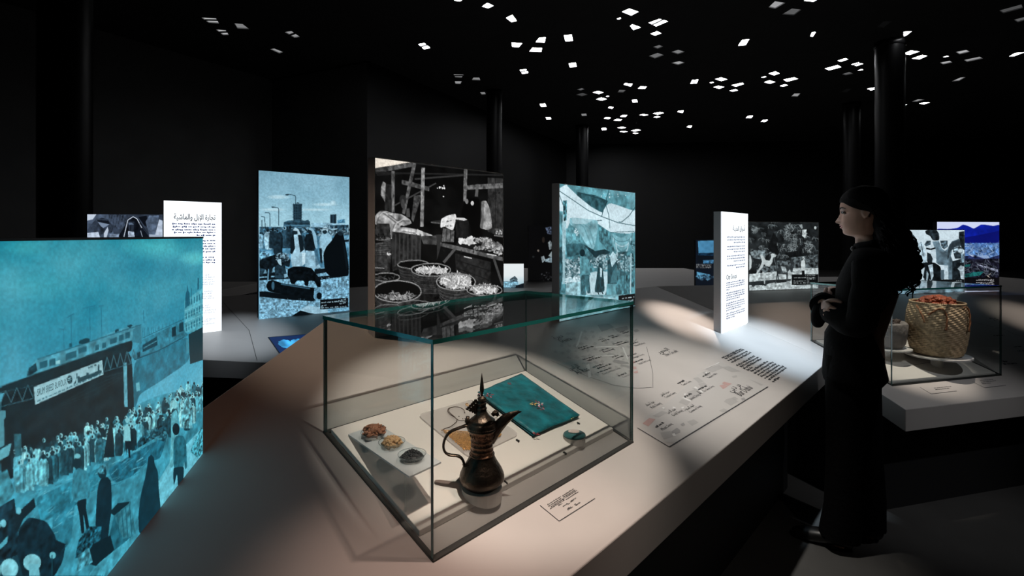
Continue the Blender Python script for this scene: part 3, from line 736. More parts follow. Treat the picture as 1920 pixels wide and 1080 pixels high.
P([(65,510),(150,490),(245,485),(350,610),(440,575),(480,550),(615,540),(615,870),(65,870)], 92, 1, (.5, 9, 12)); P([(245,492),(350,612),(420,575),(440,548),(400,530),(330,542)], 26, 1, (.3, 6, 13)); P([(120,500),(240,490),(245,560),(130,590)], 66, 1, (.3, 8, 14))
pc.blobs(460, 620, 150, 60, 160, 9, 30, 215, 15, 1.5); pc.blobs(350, 620, 70, 50, 60, 8, 60, 220, 16, 1.5); pc.blobs(560, 640, 50, 60, 60, 9, 50, 190, 17, 1.5); pc.blobs(600, 500, 15, 40, 24, 8, 40, 160, 18)
P([(280,705),(330,690),(430,690),(425,800),(400,862),(265,862)], 212, 1, (.1, 10, 19))
pc.blobs(165, 690, 60, 90, 220, 9, 40, 235, 20, 1.3, True); pc.blobs(170, 760, 60, 30, 60, 10, 190, 245, 21); P([(125,770),(230,765),(225,860),(115,870)], 175, 1, (.3, 8, 22))
P([(488,690),(610,690),(610,800),(488,800)], 86, 1, (.5, 8, 23)); pc.line([(545,560),(540,850)], 6, 60); pc.line([(590,560),(586,850)], 8, 200)
# people of the lane
pc.ell(239, 556, 19, 27, 12); P([(222,588),(262,582),(288,610),(298,716),(222,722)], 118, 1, (.25, 8, 24)); P([(225,715),(292,712),(290,760),(300,845),(275,850),(262,775),(255,858),(228,858)], 72, 1, (.3, 6, 25))
P([(362,625),(378,632),(388,680),(402,838),(324,842),(342,730),(350,660)], 34, 1, (.4, 5, 26)); P([(365,660),(382,670),(378,730),(368,730)], 214); pc.line([(352,840),(358,856)], 8, 20); pc.line([(382,838),(386,852)], 8, 20)
P([(420,610),(440,598),(488,602),(488,778),(420,782)], 48, 1, (.3, 8, 27)); P([(455,700),(488,640),(488,770),(440,775)], 100, .8); P([(440,575),(458,545),(478,566),(488,606),(452,660),(442,620)], 205, 1, (.12, 6, 28)); P([(415,780),(480,780),(482,985),(445,985),(408,900)], 132, 1, (.2, 8, 29))
P([(95,330),(122,330),(112,780),(95,780)], 188, 1, (.15, 8, 30)); P([(65,520),(95,540),(98,700),(80,870),(65,870)], 60, 1, (.5, 6, 31))
P([(60,862),(620,855),(620,985),(60,1100)], 150, 1, (.3, 14, 32)); P([(290,870),(480,880),(440,960),(260,1000)], 215, .5); P([(60,900),(200,880),(220,1000),(60,1060)], 210, .6); P([(200,880),(260,875),(230,1000),(190,1010)], 70, .5)
P([(500,864),(618,849),(618,935),(500,952)], (10, 12, 14)); pc.words(525, 888, 610, 876, 11, 235, 1); pc.words(540, 908, 612, 899, 11, 200, 2)
pc.grain(0.12, 3, 7)
add_print(root, pc, 1.0, 'print_lane', M_rim)

# --- teal street print, nearest panel
b0 = on_main(380, 850); b1 = on_main(200, 1080); dd = (b0 - b1); dd.z = 0; dd.normalize()
L = 0.60; st = b0 - dd * L
zt = (CY - 447) / FPX * b0.y
# its foot follows the sloping table: base level at the lowest (near) end, the print is clipped by the table
root = empty('lightbox_panel', (b0 + st) / 2, 'large teal backlit photo of a crowded souk street, nearest panel of all', 'lightbox', 'backlit photo panels on the tables')
zl = EYE + zmain(st.x, st.y); zb = EYE + zmain(b0.x, b0.y); nbv = Vector((-dd.y, dd.x, 0)); th = 0.045
def zm(p): return Vector((p.x, p.y, EYE + zmain(p.x, p.y)))
q = [st + nbv * 0.004, b0 + nbv * 0.004, b0 + nbv * th, st + nbv * th]
bevel(MB().prism([zm(p) for p in q], [Vector((p.x, p.y, EYE + zt)) for p in q]).build('housing', M_sidedark, root), 0.002)
base = Vector((st.x, st.y, zl)); H_ = EYE + zt - zl
pc = Pic(base, dd, L, H_, 460, 460, ((4, 26, 34), (38, 128, 150), (120, 205, 224)))
pc.view(0, 440, 3.374); P = pc.poly
pc.vgrad([(0, (38, 140, 160)), (.06, (62, 160, 180)), (.14, (56, 152, 174)), (.25, (52, 146, 172)), (.38, (72, 166, 194)), (.55, (88, 182, 208)), (1, (60, 150, 170))])
n = (fnoise(460, 460, 80, 3, 4) - .5)[..., None] * np.array([70, 46, 40]) * np.linspace(1.2, .3, 460)[:, None, None]; pc.img = np.clip(pc.img + n, 0, 255)
for cx, cy, r, k in ((970, 85, 210, .5), (1240, 150, 120, .55), (150, 80, 160, .25), (850, 200, 320, -.35), (250, 330, 250, .12), (1100, 240, 180, -.22)):
    for j in range(8): pc.ell(cx, cy, r * (1 - j / 9), r * .42 * (1 - j / 9), (110, 225, 225) if k > 0 else (18, 110, 140), abs(k) * .16)
# skyline
for x, y0, y1 in ((400,600,720),(448,510,715),(566,455,700),(638,452,640),(905,480,560)): pc.line([(x,y0),(x+4,y1)], 4, (30,110,136), .9)
for a in ([(372,598),(412,600)], [(420,528),(468,500)], [(520,470),(602,450)], [(622,454),(654,450)], [(430,520),(450,512)]): pc.line(a, 5, (34,112,138))
P([(1165,420),(1215,385),(1250,360),(1290,330),(1290,620),(1165,620)], (82,168,186), 1, (.15, 8, 2))
P([(1168,470),(1170,405),(1173,372),(1180,355),(1184,318),(1189,355),(1196,372),(1198,405),(1200,440)], (18,92,116)); P([(1246,350),(1248,275),(1256,275),(1256,345)], (22,96,118)); pc.line([(1208,400),(1209,340)], 4, (24,100,122))
for r in range(3):
    for c in range(7): 
        x = 1172 + c * 17; y = 425 + r * 75 - c * 9; P([(x,y),(x+8,y-4),(x+8,y+34),(x,y+38)], (28,104,126), .85)
for k in range(4): pc.line([(1165,505+k*36-20),(1288,450+k*36-20)], 3, (140,215,225), .7)
P([(890,668),(1000,620),(1160,535),(1166,620),(1195,635),(1000,740),(850,800),(835,770)], (46,124,146), 1, (.25, 8, 3)); pc.line([(900,655),(1160,535)], 4, (24,92,112)); 
for x in range(900, 1000, 14): pc.line([(x,650-(x-900)*.4),(x+random.uniform(-8,12),590-(x-900)*.1)], 3, (30,100,122), .8)
for x in range(1005, 1150, 22): pc.line([(x,608-(x-1005)*.42),(x,575-(x-1005)*.4)], 3, (30,100,122), .8)
P([(900,700),(990,645),(995,700),(900,745)], (14,66,82)); P([(1085,590),(1110,580),(1112,640),(1086,650)], (10,48,60)); P([(1130,565),(1158,552),(1158,610),(1132,618)], (14,60,74)); pc.line([(905,720),(990,672)], 4, (90,170,190)); P([(865,750),(885,740),(885,775),(866,783)], (14,60,74))
P([(845,795),(1000,738),(1190,640),(1198,800),(1010,930),(880,1010),(858,1090),(835,1090)], (34,112,134), 1, (.22, 12, 4)); pc.line([(850,792),(1000,735),(1160,650)], 6, (16,72,90)); P([(1175,665),(1190,660),(1192,750),(1176,756)], (70,150,170), .7)
P([(1190,632),(1290,580),(1290,790),(1200,820)], (16,52,62))
P([(165,900),(180,850),(235,785),(330,755),(480,705),(600,665),(735,605),(892,566),(896,690),(832,670),(600,750),(180,900)], (74,150,170), 1, (.22, 10, 5)); pc.line([(235,790),(892,570)], 7, (36,104,124)); P([(168,892),(182,845),(226,812),(236,860),(190,895)], (16,62,76), 1, (.5, 6, 6))
P([(840,600),(890,572),(894,690),(834,680)], (48,118,138), .8); P([(495,690),(500,672),(540,655),(566,660),(566,680),(520,694)], (14,60,74)); P([(800,580),(826,568),(838,576),(820,592)], (14,60,74)); P([(436,690),(452,684),(454,712),(438,716)], (22,80,98)); P([(725,605),(748,596),(750,612),(726,620)], (14,60,74))
for x, y, w, h in ((250,810,50,40),(310,795,40,40),(415,755,68,42),(495,722,52,34),(600,702,24,34),(645,688,24,34),(695,662,42,34),(750,640,30,36),(790,622,30,40)):
    P([(x,y),(x+w,y-w*.32),(x+w,y-w*.32+h),(x,y+h)], (26,84,102), .85)
P([(352,802),(378,794),(378,816),(352,822)], (150,215,225)); 
P([(0,962),(180,898),(600,748),(838,662),(832,742),(650,790),(210,950),(0,1012)], (16,42,50), 1, (.2, 8, 7)); pc.line([(0,962),(835,668)], 4, (40,90,104))
P([(0,1000),(210,945),(650,780),(830,735),(848,1113),(810,1170),(562,1327),(225,1473),(0,1574)], (14,36,44), 1, (.25, 10, 8))
P([(778,812),(800,808),(806,1090),(784,1090)], (88,160,178), 1, (.15, 8, 9)); 
for x in range(0, 210, 70): pc.line([(x,1075-x*.18),(x+35,985-x*.25),(x+70,1062-x*.2)], 5, (58,110,124))
pc.line([(0,1090),(215,1035)], 5, (50,100,114)); pc.line([(0,1000),(210,955)], 4, (40,86,98))
for x in range(655, 830, 42): pc.line([(x,862-(x-655)*.28),(x+20,775-(x-655)*.28),(x+42,850-(x-655)*.28)], 5, (58,110,124))
pc.line([(655,868),(830,815)], 5, (50,100,114)); pc.line([(650,905),(780,870)], 3, (34,76,88))
for k in range(3): pc.line([(380,1085-k*8),(600,1010-k*30),(780,900-k*10)], 3, (30,66,76), .8)
P([(212,965),(645,795),(653,885),(222,1076)], (150,196,206), 1, (.06, 20, 10)); pc.ell(440, 918, 17, 27, (16,52,62)); pc.line([(426,912),(455,904)], 4, (140,190,200)); pc.line([(426,924),(455,916)], 4, (140,190,200)); pc.line([(440,890),(440,946)], 3, (140,190,200))
for k in range(2): pc.words(232, 1058 - k * 2, 648, 880 - k * 2, 9, (40,96,112), 77)
P([(462,948),(480,940),(482,880),(488,878),(490,940),(640,878),(642,860),(628,858),(626,822),(618,822),(616,864),(560,885),(560,872),(545,876),(545,888),(505,905),(500,895),(490,900)], (18,58,70), .9); pc.words(556, 848, 612, 826, 12, (20,60,72), 5); pc.words(500, 928, 600, 888, 14, (20,60,72), 6)
P([(858,940),(880,932),(884,985),(862,995)], (100,178,194))
# street and crowd
pc.view(0, 720, 3.0)
P([(0,640),(120,500),(400,400),(700,240),(760,120),(900,60),(1170,10),(1170,400),(600,1090),(0,1090)], (58,146,168), 1, (.25, 14, 11))
P([(600,480),(800,360),(940,290),(900,420),(820,440),(740,520),(640,560)], (30,104,126), 1, (.3, 8, 13)); P([(200,640),(560,470),(600,540),(400,700),(230,780)], (42,128,150), 1, (.3, 8, 14))
P([(880,560),(960,430),(1140,240),(1170,240),(1170,420),(890,720)], (104,192,212), 1, (.12, 10, 15)); P([(300,700),(420,640),(400,880),(330,960),(290,860)], (36,116,138), .7, (.3, 8, 16))
rr = random.Random(4)
for k in range(150):
    t = rr.random(); x = 180 + t * 640 + rr.uniform(-60, 60); y = 640 - t * 330 + rr.uniform(-40, 250) * (1 - t * .5)
    pc.line([(x,y),(x+rr.uniform(20,52),y-rr.uniform(14,38))], rr.uniform(1.5,4), (120,205,222) if rr.random() < .55 else (24,92,112), .6)
figs = []
for k in range(160):
    t = rr.random() ** 1.15; x = 70 + (1 - t) * 1090; depth = rr.random()
    yb = 590 - (x - 70) * .43 + (depth - .5) * (150 if x < 850 else 190)
    h = (175 - 75 * (x - 70) / 1090) * (0.86 + .3 * depth)
    figs.append((yb, x, h))
figs.sort()
for k, (yb, x, h) in enumerate(figs):
    if yb > 640 - (x - 70) * .33: continue
    robe = rr.choice([(120,200,214),(84,168,186),(22,62,74),(14,44,54),(100,186,202),(40,112,130),(24,72,86),(140,212,222)])
    pc.man(x, yb, h, robe, rr.choice([(150,215,224),(20,52,62),(120,196,208)]), k, (14,40,50), .15)
P([(530,400),(600,360),(640,330),(560,300),(540,330)], (40,104,120), 1, (.5, 5, 17)); P([(740,380),(860,310),(945,250),(900,230),(850,260),(790,300)], (20,66,80), 1, (.9, 4, 18)); pc.blobs(880, 290, 60, 34, 50, 9, (14,50,62), (70,150,168), 19)
P([(960,170),(990,140),(1000,190),(1000,380),(970,470),(950,470),(960,330)], (92,178,194), 1, (.2, 8, 20)); pc.ell(980, 118, 16, 22, (130,206,216)); P([(1030,100),(1060,60),(1080,130),(1080,250),(1030,250)], (90,160,174), 1, (.6, 5, 21)); P([(1068,380),(1100,300),(1140,230),(1150,380),(1110,415)], (64,150,168), 1, (.6, 4, 22))
# large figures
P([(545,560),(600,330),(640,300),(650,430),(590,430)], (12,34,42), .0)
P([(580,415),(600,300),(612,230),(630,235),(640,330),(642,410)], (14,38,46)); P([(692,330),(696,240),(715,222),(730,250),(734,320)], (130,205,216)); pc.ell(714, 204, 11, 16, (130,205,216)); P([(700,320),(730,320),(732,415),(722,415),(716,345),(712,400)], (12,34,44))
pc.ell(434, 445, 26, 30, (14,46,56)); pc.ell(434, 405, 18, 14, (110,186,198)); P([(412,500),(440,470),(486,490),(508,560),(500,640),(490,650),(486,600),(482,640),(428,668),(400,650),(404,560)], (52,132,152), 1, (.25, 8, 23)); P([(428,660),(486,640),(482,700),(502,808),(486,826),(466,720),(474,836),(456,842),(444,730)], (12,36,46))
pc.ell(574, 500, 24, 34, (16,52,64)); P([(548,490),(560,462),(592,444),(600,470),(580,485),(588,505),(560,506)], (60,132,150), 1, (.5, 5, 24)); P([(545,600),(562,535),(600,520),(624,545),(628,700),(612,800),(600,960),(560,960),(534,800)], (12,42,54), 1, (.15, 10, 25))
P([(780,850),(776,740),(790,620),(816,520),(828,450),(832,412),(848,396),(864,412),(868,452),(886,490),(892,600),(904,720),(880,770)], (13,52,66), 1, (.12, 12, 26))
pc.ell(988, 254, 20, 34, (10,34,44)); P([(974,320),(990,290),(1030,290),(1046,340),(1050,470),(1040,480),(1034,430),(1030,470),(974,480)], (34,104,122), 1, (.2, 8, 27)); P([(974,470),(1034,462),(1028,560),(1000,590),(994,500),(976,575),(972,520)], (12,46,58))
# cart, sacks, foreground
P([(560,1000),(600,900),(640,740),(700,680),(735,660),(760,850),(700,920),(560,1060)], (30,96,114), 1, (.25, 10, 28)); P([(615,720),(660,670),(730,660),(700,700),(640,740)], (12,42,52)); P([(640,740),(735,660),(762,850),(690,870)], (52,128,146), 1, (.25, 8, 29)); 
for x in (665, 690, 712, 735): pc.line([(x-8,725-(x-665)*.7),(x+6,860)], 5, (26,88,106), .8)
P([(420,980),(440,880),(500,800),(570,800),(560,900),(480,960)], (22,74,90), 1, (.9, 4, 30)); P([(470,1000),(520,900),(620,850),(640,930),(560,1030)], (10,36,46)); P([(440,960),(500,920),(520,1000),(430,1060)], (64,140,158), 1, (.5, 6, 31)); P([(480,1090),(560,1000),(760,840),(780,850),(620,1090)], (66,158,180), 1, (.2, 8, 32))
P([(90,1090),(100,820),(160,745),(260,770),(310,850),(330,960),(370,900),(350,1000),(300,1090)], (12,42,54), 1, (.35, 8, 33)); P([(0,690),(80,640),(100,800),(100,960),(0,1000)], (14,44,56), 1, (.6, 6, 34)); P([(80,740),(190,640),(200,690),(130,760),(100,830)], (12,38,48)); pc.ell(105, 712, 14, 20, (110,200,220)); pc.ell(18, 782, 16, 22, (120,206,224)); P([(0,900),(45,850),(40,890),(0,930)], (80,170,190))
P([(0,150),(32,150),(30,190),(22,200),(24,345),(0,360)], (78,146,162)); P([(0,370),(65,330),(50,400),(0,430)], (96,176,192)); P([(0,500),(40,480),(80,600),(60,640),(0,680)], (60,140,158), 1, (.3, 8, 35)); P([(76,280),(118,280),(122,400),(84,410)], (40,96,110), 1, (.3, 6, 36))
P([(300,870),(330,960),(370,900)], (12,36,46)); pc.ell(295, 962, 18, 20, (100,186,200)); P([(0,1000),(100,960),(130,1090),(0,1090)], (20,62,76)); pc.ell(52, 1036, 50, 56, (128,206,220), tex=(.15, 10, 37)); pc.ell(180, 1002, 50, 48, (128,206,220), tex=(.15, 10, 38)); P([(160,1010),(215,1010),(225,1090),(165,1090)], (110,190,206)); pc.line([(292,960),(292,1090)], 6, (20,70,84))
P([(-200,1078),(620,1078),(560,1300),(300,1500),(-200,1600)], (14,46,58), 1, (.5, 10, 41)); pc.blobs(150, 1180, 260, 90, 60, 26, (10,36,46), (60,140,158), 42)
xc = int(pc.T([(0, 600)])[0][0]) + 1                       # the street goes on past the picture edge
for x in range(xc): pc.img[:, x] = pc.img[:, min(2 * xc - x, xc + 34)]
pc.grain(0.12, 3, 9)
me = pc.mesh('print_face', 0.0005)
# cut the print along the table surface
bm = bmesh.new(); bm.from_mesh(me)
kill = [v for v in bm.verts if v.co.z < EYE + zmain(v.co.x, v.co.y) - 0.003]
bmesh.ops.delete(bm, geom=kill, context='VERTS'); bm.to_mesh(me); bm.free()
link('print_face', me, print_mat('print_street', 0.9), root)
def on_panel(x, y, off=0.002):
    r = ray(x, y); o = Vector((0, 0, EYE)); t = (base - o).dot(nbv) / r.dot(nbv); return o + r * t - nbv * off
a0, a1 = on_panel(0 + 226 / 3.374, 440 + 1022 / 3.374), on_panel(412 / 3.374, 440 + 948 / 3.374); a2 = on_panel(226 / 3.374, 440 + 975 / 3.374)
mb = MB(); ex = (a1 - a0); wl = ex.length; ex.normalize(); ey = (a2 - a0); hh = ey.length; ey.normalize()
put_text(mb, 'SRUM SREED BUROUX', a0, ex, ey, size=hh * 1.35, width=wl); mb.build('sign_lettering', emit('sign_ink', (0.01, 0.055, 0.075), 1.0), root)
MB().hexa([Vector((p.x, p.y, EYE + zt + dz)) for dz in (0.0, 0.004) for p in (st - nbv * 0.002, b0 - nbv * 0.002, b0 + nbv * th, st + nbv * th)]).build('top_rim', M_sidedark, root)

# --- white text panel "City Souqs"
root, b, e, nb, ht = main_panel('tall narrow white backlit text panel headed City Souqs', 1.11, 1352.6, 1402.5, 0, 396.4, name='text_panel', group='white backlit text panels')
wd = (root.location - b).dot(e) * 2; up = Vector((0, 0, 1))
MB().add([b, b + e * wd, b + e * wd + up * ht, b + up * ht], [(0, 1, 2, 3)]).build('light_face', M_white, root, fix=False)
f = b - nb * 0.0012
def tp(fx, fy): return f + e * (wd * fx) + up * (ht * (1 - fy))
mb = MB(); put_text(mb, arabic('أسواق المدينة'), tp(.88, .155), e, up, size=.040, align='r', bold=.02); put_text(mb, 'City Souqs', tp(.165, .565), e, up, size=.040, bold=.018); mb.build('title_lettering', M_inkdark, root)
mb = MB(); k = 0
for y in (.215, .238, .261, .295, .318, .341, .375, .398, .421, .455, .478):
    k += 1; put_marks(mb, tp(.88, y), e, up, wd * (.69 if k not in (3, 6, 9, 11) else .45 - .08 * (k == 11)), .0105, 100 + k, 'r')
for y in (.598, .617, .636, .655, .684, .703, .722, .741, .770, .789, .808, .827, .856, .875, .894):
    k += 1; put_marks(mb, tp(.165, y), e, up, wd * (.69 if k not in (15, 19, 23, 26) else (.12, .5, .55, .3)[(15, 19, 23, 26).index(k)]), .0105, 100 + k)
mb.build('body_lettering', M_inkblue, root)
# ------------------------------------------------------------------ panels on the other tables
def free_panel(label, px0, px1, pbot, D, az, ytop, x_at=None, zf=None, z=None, **k):
    """panel placed by the depth D of its left edge, its direction az (degrees from straight ahead) and its right column"""
    e = Vector((math.sin(math.radians(az)), math.cos(math.radians(az)), 0))
    b = at_depth(px0, pbot, D)
    r = (px1 - CX) / FPX; w = (r * b.y - b.x) / (e.x - r * e.y)
    out = lightbox(label, b, e, w, (CY - ytop) / FPX * D, **k)
    return out + (w,)
GP = 'backlit photo panels on the tables'
# --- livestock text panel
pr = on_plane(zback, 415.5, 620); e = Vector((math.sin(math.radians(48)), math.cos(math.radians(48)), 0))
r = (307 - CX) / FPX; w = (pr.x - r * pr.y) / (e.x - r * e.y)
b = pr - e * w; b.z = EYE + zback(b.x, b.y)
root, b, e, nb, ht = lightbox('tall white backlit text panel about camel and livestock trade, half hidden by the teal panel', b, e, w, (CY - 380) / FPX * pr.y, 0.045, zf=zback, name='text_panel', group='white backlit text panels', housing=M_sidedark)
up = Vector((0, 0, 1)); pz = Vector((pr.x, pr.y, EYE + zback(pr.x, pr.y)))
MB().add([b, pz, Vector((pr.x, pr.y, b.z + ht)), b + up * ht], [(0, 1, 2, 3)]).build('light_face', M_white, root, fix=False)
f = b - nb * 0.0012
def tq(x, y):
    rr = ray(x, y); o = Vector((0, 0, EYE)); t = (f - o).dot(nb) / rr.dot(nb); return o + rr * t
def lx(zx): return 150 + zx / 4.32
def ly(zy): return 370 + zy / 4.32
mb = MB(); put_text(mb, arabic('تجارة الإبل والماشية'), tq(lx(1097), ly(182)), e, up, size=.052, width=(tq(lx(1097), ly(180)) - tq(lx(760), ly(180))).length, align='r', bold=.018); mb.build('title_lettering', M_inkdark, root)
mb = MB(); k = 0
for y, x0 in ((222,748),(245,752),(268,745),(290,762),(312,945),(355,760),(378,770),(400,760),(420,770),(443,860),(488,760),(510,765),(530,900)):
    k += 1; q = tq(lx(1097), ly(y)); put_marks(mb, q, e, up, (q - tq(lx(x0), ly(y))).length, .013, 300 + k, 'r')
for y, s_ in ((633,'and'),(650,'local dialect'),(668,'animals were'),(688,'animals, or for'),(706,'rather than'),(763,'markets,'),(782,'sell, and'),(803,'and racing'),(818,'that, was an'),(878,'and'),(895,'and other'),(914,'preferred'),(933,'were such a'),(985,'alongside'),(1003,'according to'),(1024,'would fetch')):
    x1 = {633:1044,650:1090,668:1078,688:1094,706:1080,763:1079,782:1062,803:1064,818:1090,878:1042,895:1058,914:1097,933:1088,985:1097,1003:1062,1024:1090}[y]
    put_text(mb, s_, tq(lx(x1), ly(y)), e, up, size=.0165, align='r', res=1)
    k += 1; q = tq(lx(985), ly(y + 2)); put_marks(mb, q, e, up, (q - tq(lx(755), ly(y + 2))).length, .010, 300 + k, 'r')
mb.build('body_lettering', M_inkblue, root)

# --- blue livestock market print
bl = on_plane(zback, 485, 599); br = on_plane(zback, 655, 582); e = (br - bl); e.z = 0; wd = e.length
root, b, e, nb, ht = lightbox('light blue backlit photo of robed men, a goat and a modern tower', Vector((bl.x, bl.y, min(bl.z, br.z) - 0.004)), e, wd, (CY - 319.5) / FPX * bl.y, 0.045, zf=zback, housing=M_sidedark)
pc = Pic(b, e, wd, ht, 210, 330, ((3, 6, 9), (82, 140, 172), (214, 238, 246))); pc.view(470, 310, 3.6); P = pc.poly
pc.vgrad([(0, (126,170,190)), (.15, (134,180,200)), (.38, (160,204,220)), (.42, (150,196,214)), (.66, (110,160,188)), (1, (104,158,188))])
n = (fnoise(330, 210, 60, 3, 3) - .5)[..., None] * np.linspace(1, .0, 330)[:, None, None]; pc.img = np.clip(pc.img + n * 45, 0, 255)
for cx, cy, rx, ry in ((555,252,22,16),(190,215,80,16),(500,265,90,12),(150,300,90,12),(430,300,120,10)):
    for j in range(5): pc.ell(cx, cy, rx * (1 - j / 6), ry * (1 - j / 6), (205,232,240), .17)
for a in ([(236,198),(262,196),(300,206),(304,216),(304,262)], [(142,282),(182,286),(190,294),(190,408)], [(97,320),(126,322),(131,330),(132,415)], [(72,346),(96,350),(99,415)], [(78,370),(78,415)]): pc.line(a, 4.5, 48)
pc.ell(246, 200, 12, 5, 40); pc.ell(150, 283, 9, 4, 40)
P([(286,262),(346,260),(344,372),(288,372)], 26)
for y in range(266, 372, 11): pc.line([(282,y),(350,y)], 2.6, 70)
for x in range(290, 346, 12): pc.line([(x,258),(x,372)], 2, 60)
P([(305,258),(318,250),(330,258)], 30)
P([(408,392),(520,388),(660,400),(660,425),(408,418)], 182, 1, (.2, 5, 2)); P([(520,405),(660,402),(660,440),(530,432)], 52, 1, (.5, 5, 3)); P([(537,333),(577,331),(577,392),(537,390)], 34); pc.line([(556,333),(556,390)], 3, 80); P([(584,372),(632,362),(636,390),(584,392)], 112, 1, (.4, 4, 4))
P([(222,420),(224,385),(250,374),(320,368),(400,378),(402,416)], 66, 1, (.3, 6, 5)); pc.line([(228,390),(400,392)], 6, 28); pc.line([(226,408),(400,408)], 4, 140); P([(370,372),(390,368),(398,388),(372,388)], 60)
P([(60,415),(660,420),(660,520),(60,520)], 70, 1, (.8, 6, 6)); pc.blobs(560, 450, 100, 22, 70, 10, 20, 190, 7, 2.2, True); pc.blobs(250, 440, 180, 14, 40, 10, 24, 170, 8, 2, True)
P([(60,500),(660,470),(664,780),(60,780)], 120, 1, (.3, 10, 9)); P([(600,478),(662,475),(662,560),(620,520)], 150, 1, (.2, 5, 10)); P([(615,505),(662,500),(662,515),(620,518)], 16)
P([(60,690),(664,690),(664,1000),(60,1045)], 158, 1, (.42, 4, 11))
for a in ([(60,760),(280,745),(270,765),(60,775)], [(60,735),(200,715),(240,740),(60,752)], [(430,700),(500,695),(520,720),(430,735)], [(430,752),(640,735),(660,745),(450,775)]): P(a, 14)
P([(60,850),(110,850),(420,905),(430,918),(250,905),(60,885)], 8); pc.blobs(360, 960, 280, 60, 300, 4, 60, 190, 12, 1.5, True, .6); pc.blobs(400, 790, 260, 40, 140, 4, 60, 200, 13, 1.5, True, .6)
# standing men
for x, y, h, robe, head, s_ in ((70,560,115,170,60,1),(118,570,145,190,30,2),(150,560,140,36,16,3),(232,560,150,60,175,4),(268,560,155,40,30,5),(335,640,210,60,40,6)): pc.man(x, y, h, robe, head, s_, 14, .17)
pc.man(186, 600, 175, 34, 90, 7, 16, .18); P([(160,560),(212,560),(245,745),(200,768),(165,765)], 30, 1, (.4, 6, 14))
P([(283,470),(325,462),(345,500),(372,600),(360,678),(280,690),(270,620)], 196, 1, (.15, 10, 15)); P([(270,490),(290,462),(300,560),(280,600),(268,592)], 20); P([(318,462),(350,480),(360,570),(335,590),(325,520)], 22); pc.ell(302, 446, 16, 22, 30); P([(284,440),(300,420),(322,430),(340,470),(318,470),(316,445)], 210); P([(345,590),(372,590),(370,660),(350,676)], 230)
P([(370,470),(395,460),(430,470),(440,560),(428,580),(372,578),(364,520)], 16, 1, (.4, 8, 16)); P([(370,575),(428,578),(450,640),(472,690),(420,698),(366,690)], 186, 1, (.22, 10, 17)); pc.ell(400, 440, 16, 22, 26); P([(384,430),(402,418),(420,428),(444,470),(452,560),(436,560),(420,480),(412,442)], 176); P([(428,560),(448,570),(470,660),(440,680)], 70, .6)
P([(462,500),(480,460),(520,450),(548,480),(548,530),(500,590),(490,650),(470,650)], 184, 1, (.15, 10, 18)); pc.ell(500, 440, 18, 24, 34); P([(478,450),(486,422),(506,412),(522,428),(520,452),(506,436),(490,440)], 210); pc.line([(484,428),(520,430)], 5, 20); P([(462,560),(480,560),(484,660),(470,655)], 26)
P([(488,600),(510,548),(545,510),(575,460),(598,446),(622,455),(636,520),(650,600),(662,690),(660,745),(600,752),(540,752),(500,715)], 5); pc.ell(606, 458, 22, 16, 40, .7); P([(615,500),(640,560),(655,680),(645,700)], 14)
# animals
P([(62,600),(85,578),(130,582),(152,606),(150,640),(62,650)], 150, 1, (.6, 4, 19)); P([(60,640),(110,620),(170,600),(240,600),(270,640),(262,690),(200,660),(150,690),(135,770),(118,775),(105,700),(62,700)], 18, 1, (.6, 6, 20)); pc.blobs(215, 620, 50, 30, 50, 7, 30, 190, 21); P([(178,640),(205,630),(210,680),(190,665)], 205); pc.line([(122,700),(116,790)], 7, 150); P([(62,690),(100,700),(80,750),(62,740)], 40, 1, (.6, 6, 22)); P([(175,690),(220,670),(245,740),(215,765),(165,760)], 40, 1, (.4, 6, 23)); P([(225,735),(250,730),(252,750),(228,760)], 170)
P([(250,700),(290,682),(350,682),(410,692),(438,728),(472,770),(474,822),(450,822),(430,780),(392,778),(388,814),(366,812),(360,778),(312,778),(296,802),(272,798),(262,760),(248,740)], 6, 1, (.7, 6, 24))
P([(104,812),(120,780),(150,772),(210,795),(430,826),(482,850),(478,890),(440,916),(300,888),(120,850)], 7, 1, (.4, 8, 25)); pc.line([(205,800),(400,832)], 9, 90, .8); pc.ell(152, 812, 10, 28, 120, .7); P([(430,830),(475,838),(480,862),(462,905),(440,916),(424,890)], 150, 1, (.3, 5, 26)); pc.ell(462, 880, 18, 24, 8)
P([(330,975),(388,943),(520,968),(522,1003),(440,1012)], 190, 1, (.1, 8, 27)); P([(268,1022),(335,978),(400,996),(486,1010),(440,1016)], 8); P([(520,968),(660,958),(660,1002),(522,1006)], 150, 1, (.3, 4, 28))
P([(468,906),(657,893),(657,955),(468,972)], (10,12,16)); 
for y, x0, x1, k in ((912,590,645,1),(926,475,645,2),(934,600,645,3),(950,475,515,4),(962,475,645,5)): pc.words(x0, y + 3, x1, y - 8, 9, 215, k)
pc.grain(0.12, 3, 3)
me = pc.mesh('print_face', 0.0005); link('print_face', me, print_mat('print_blue', 1.0), root)

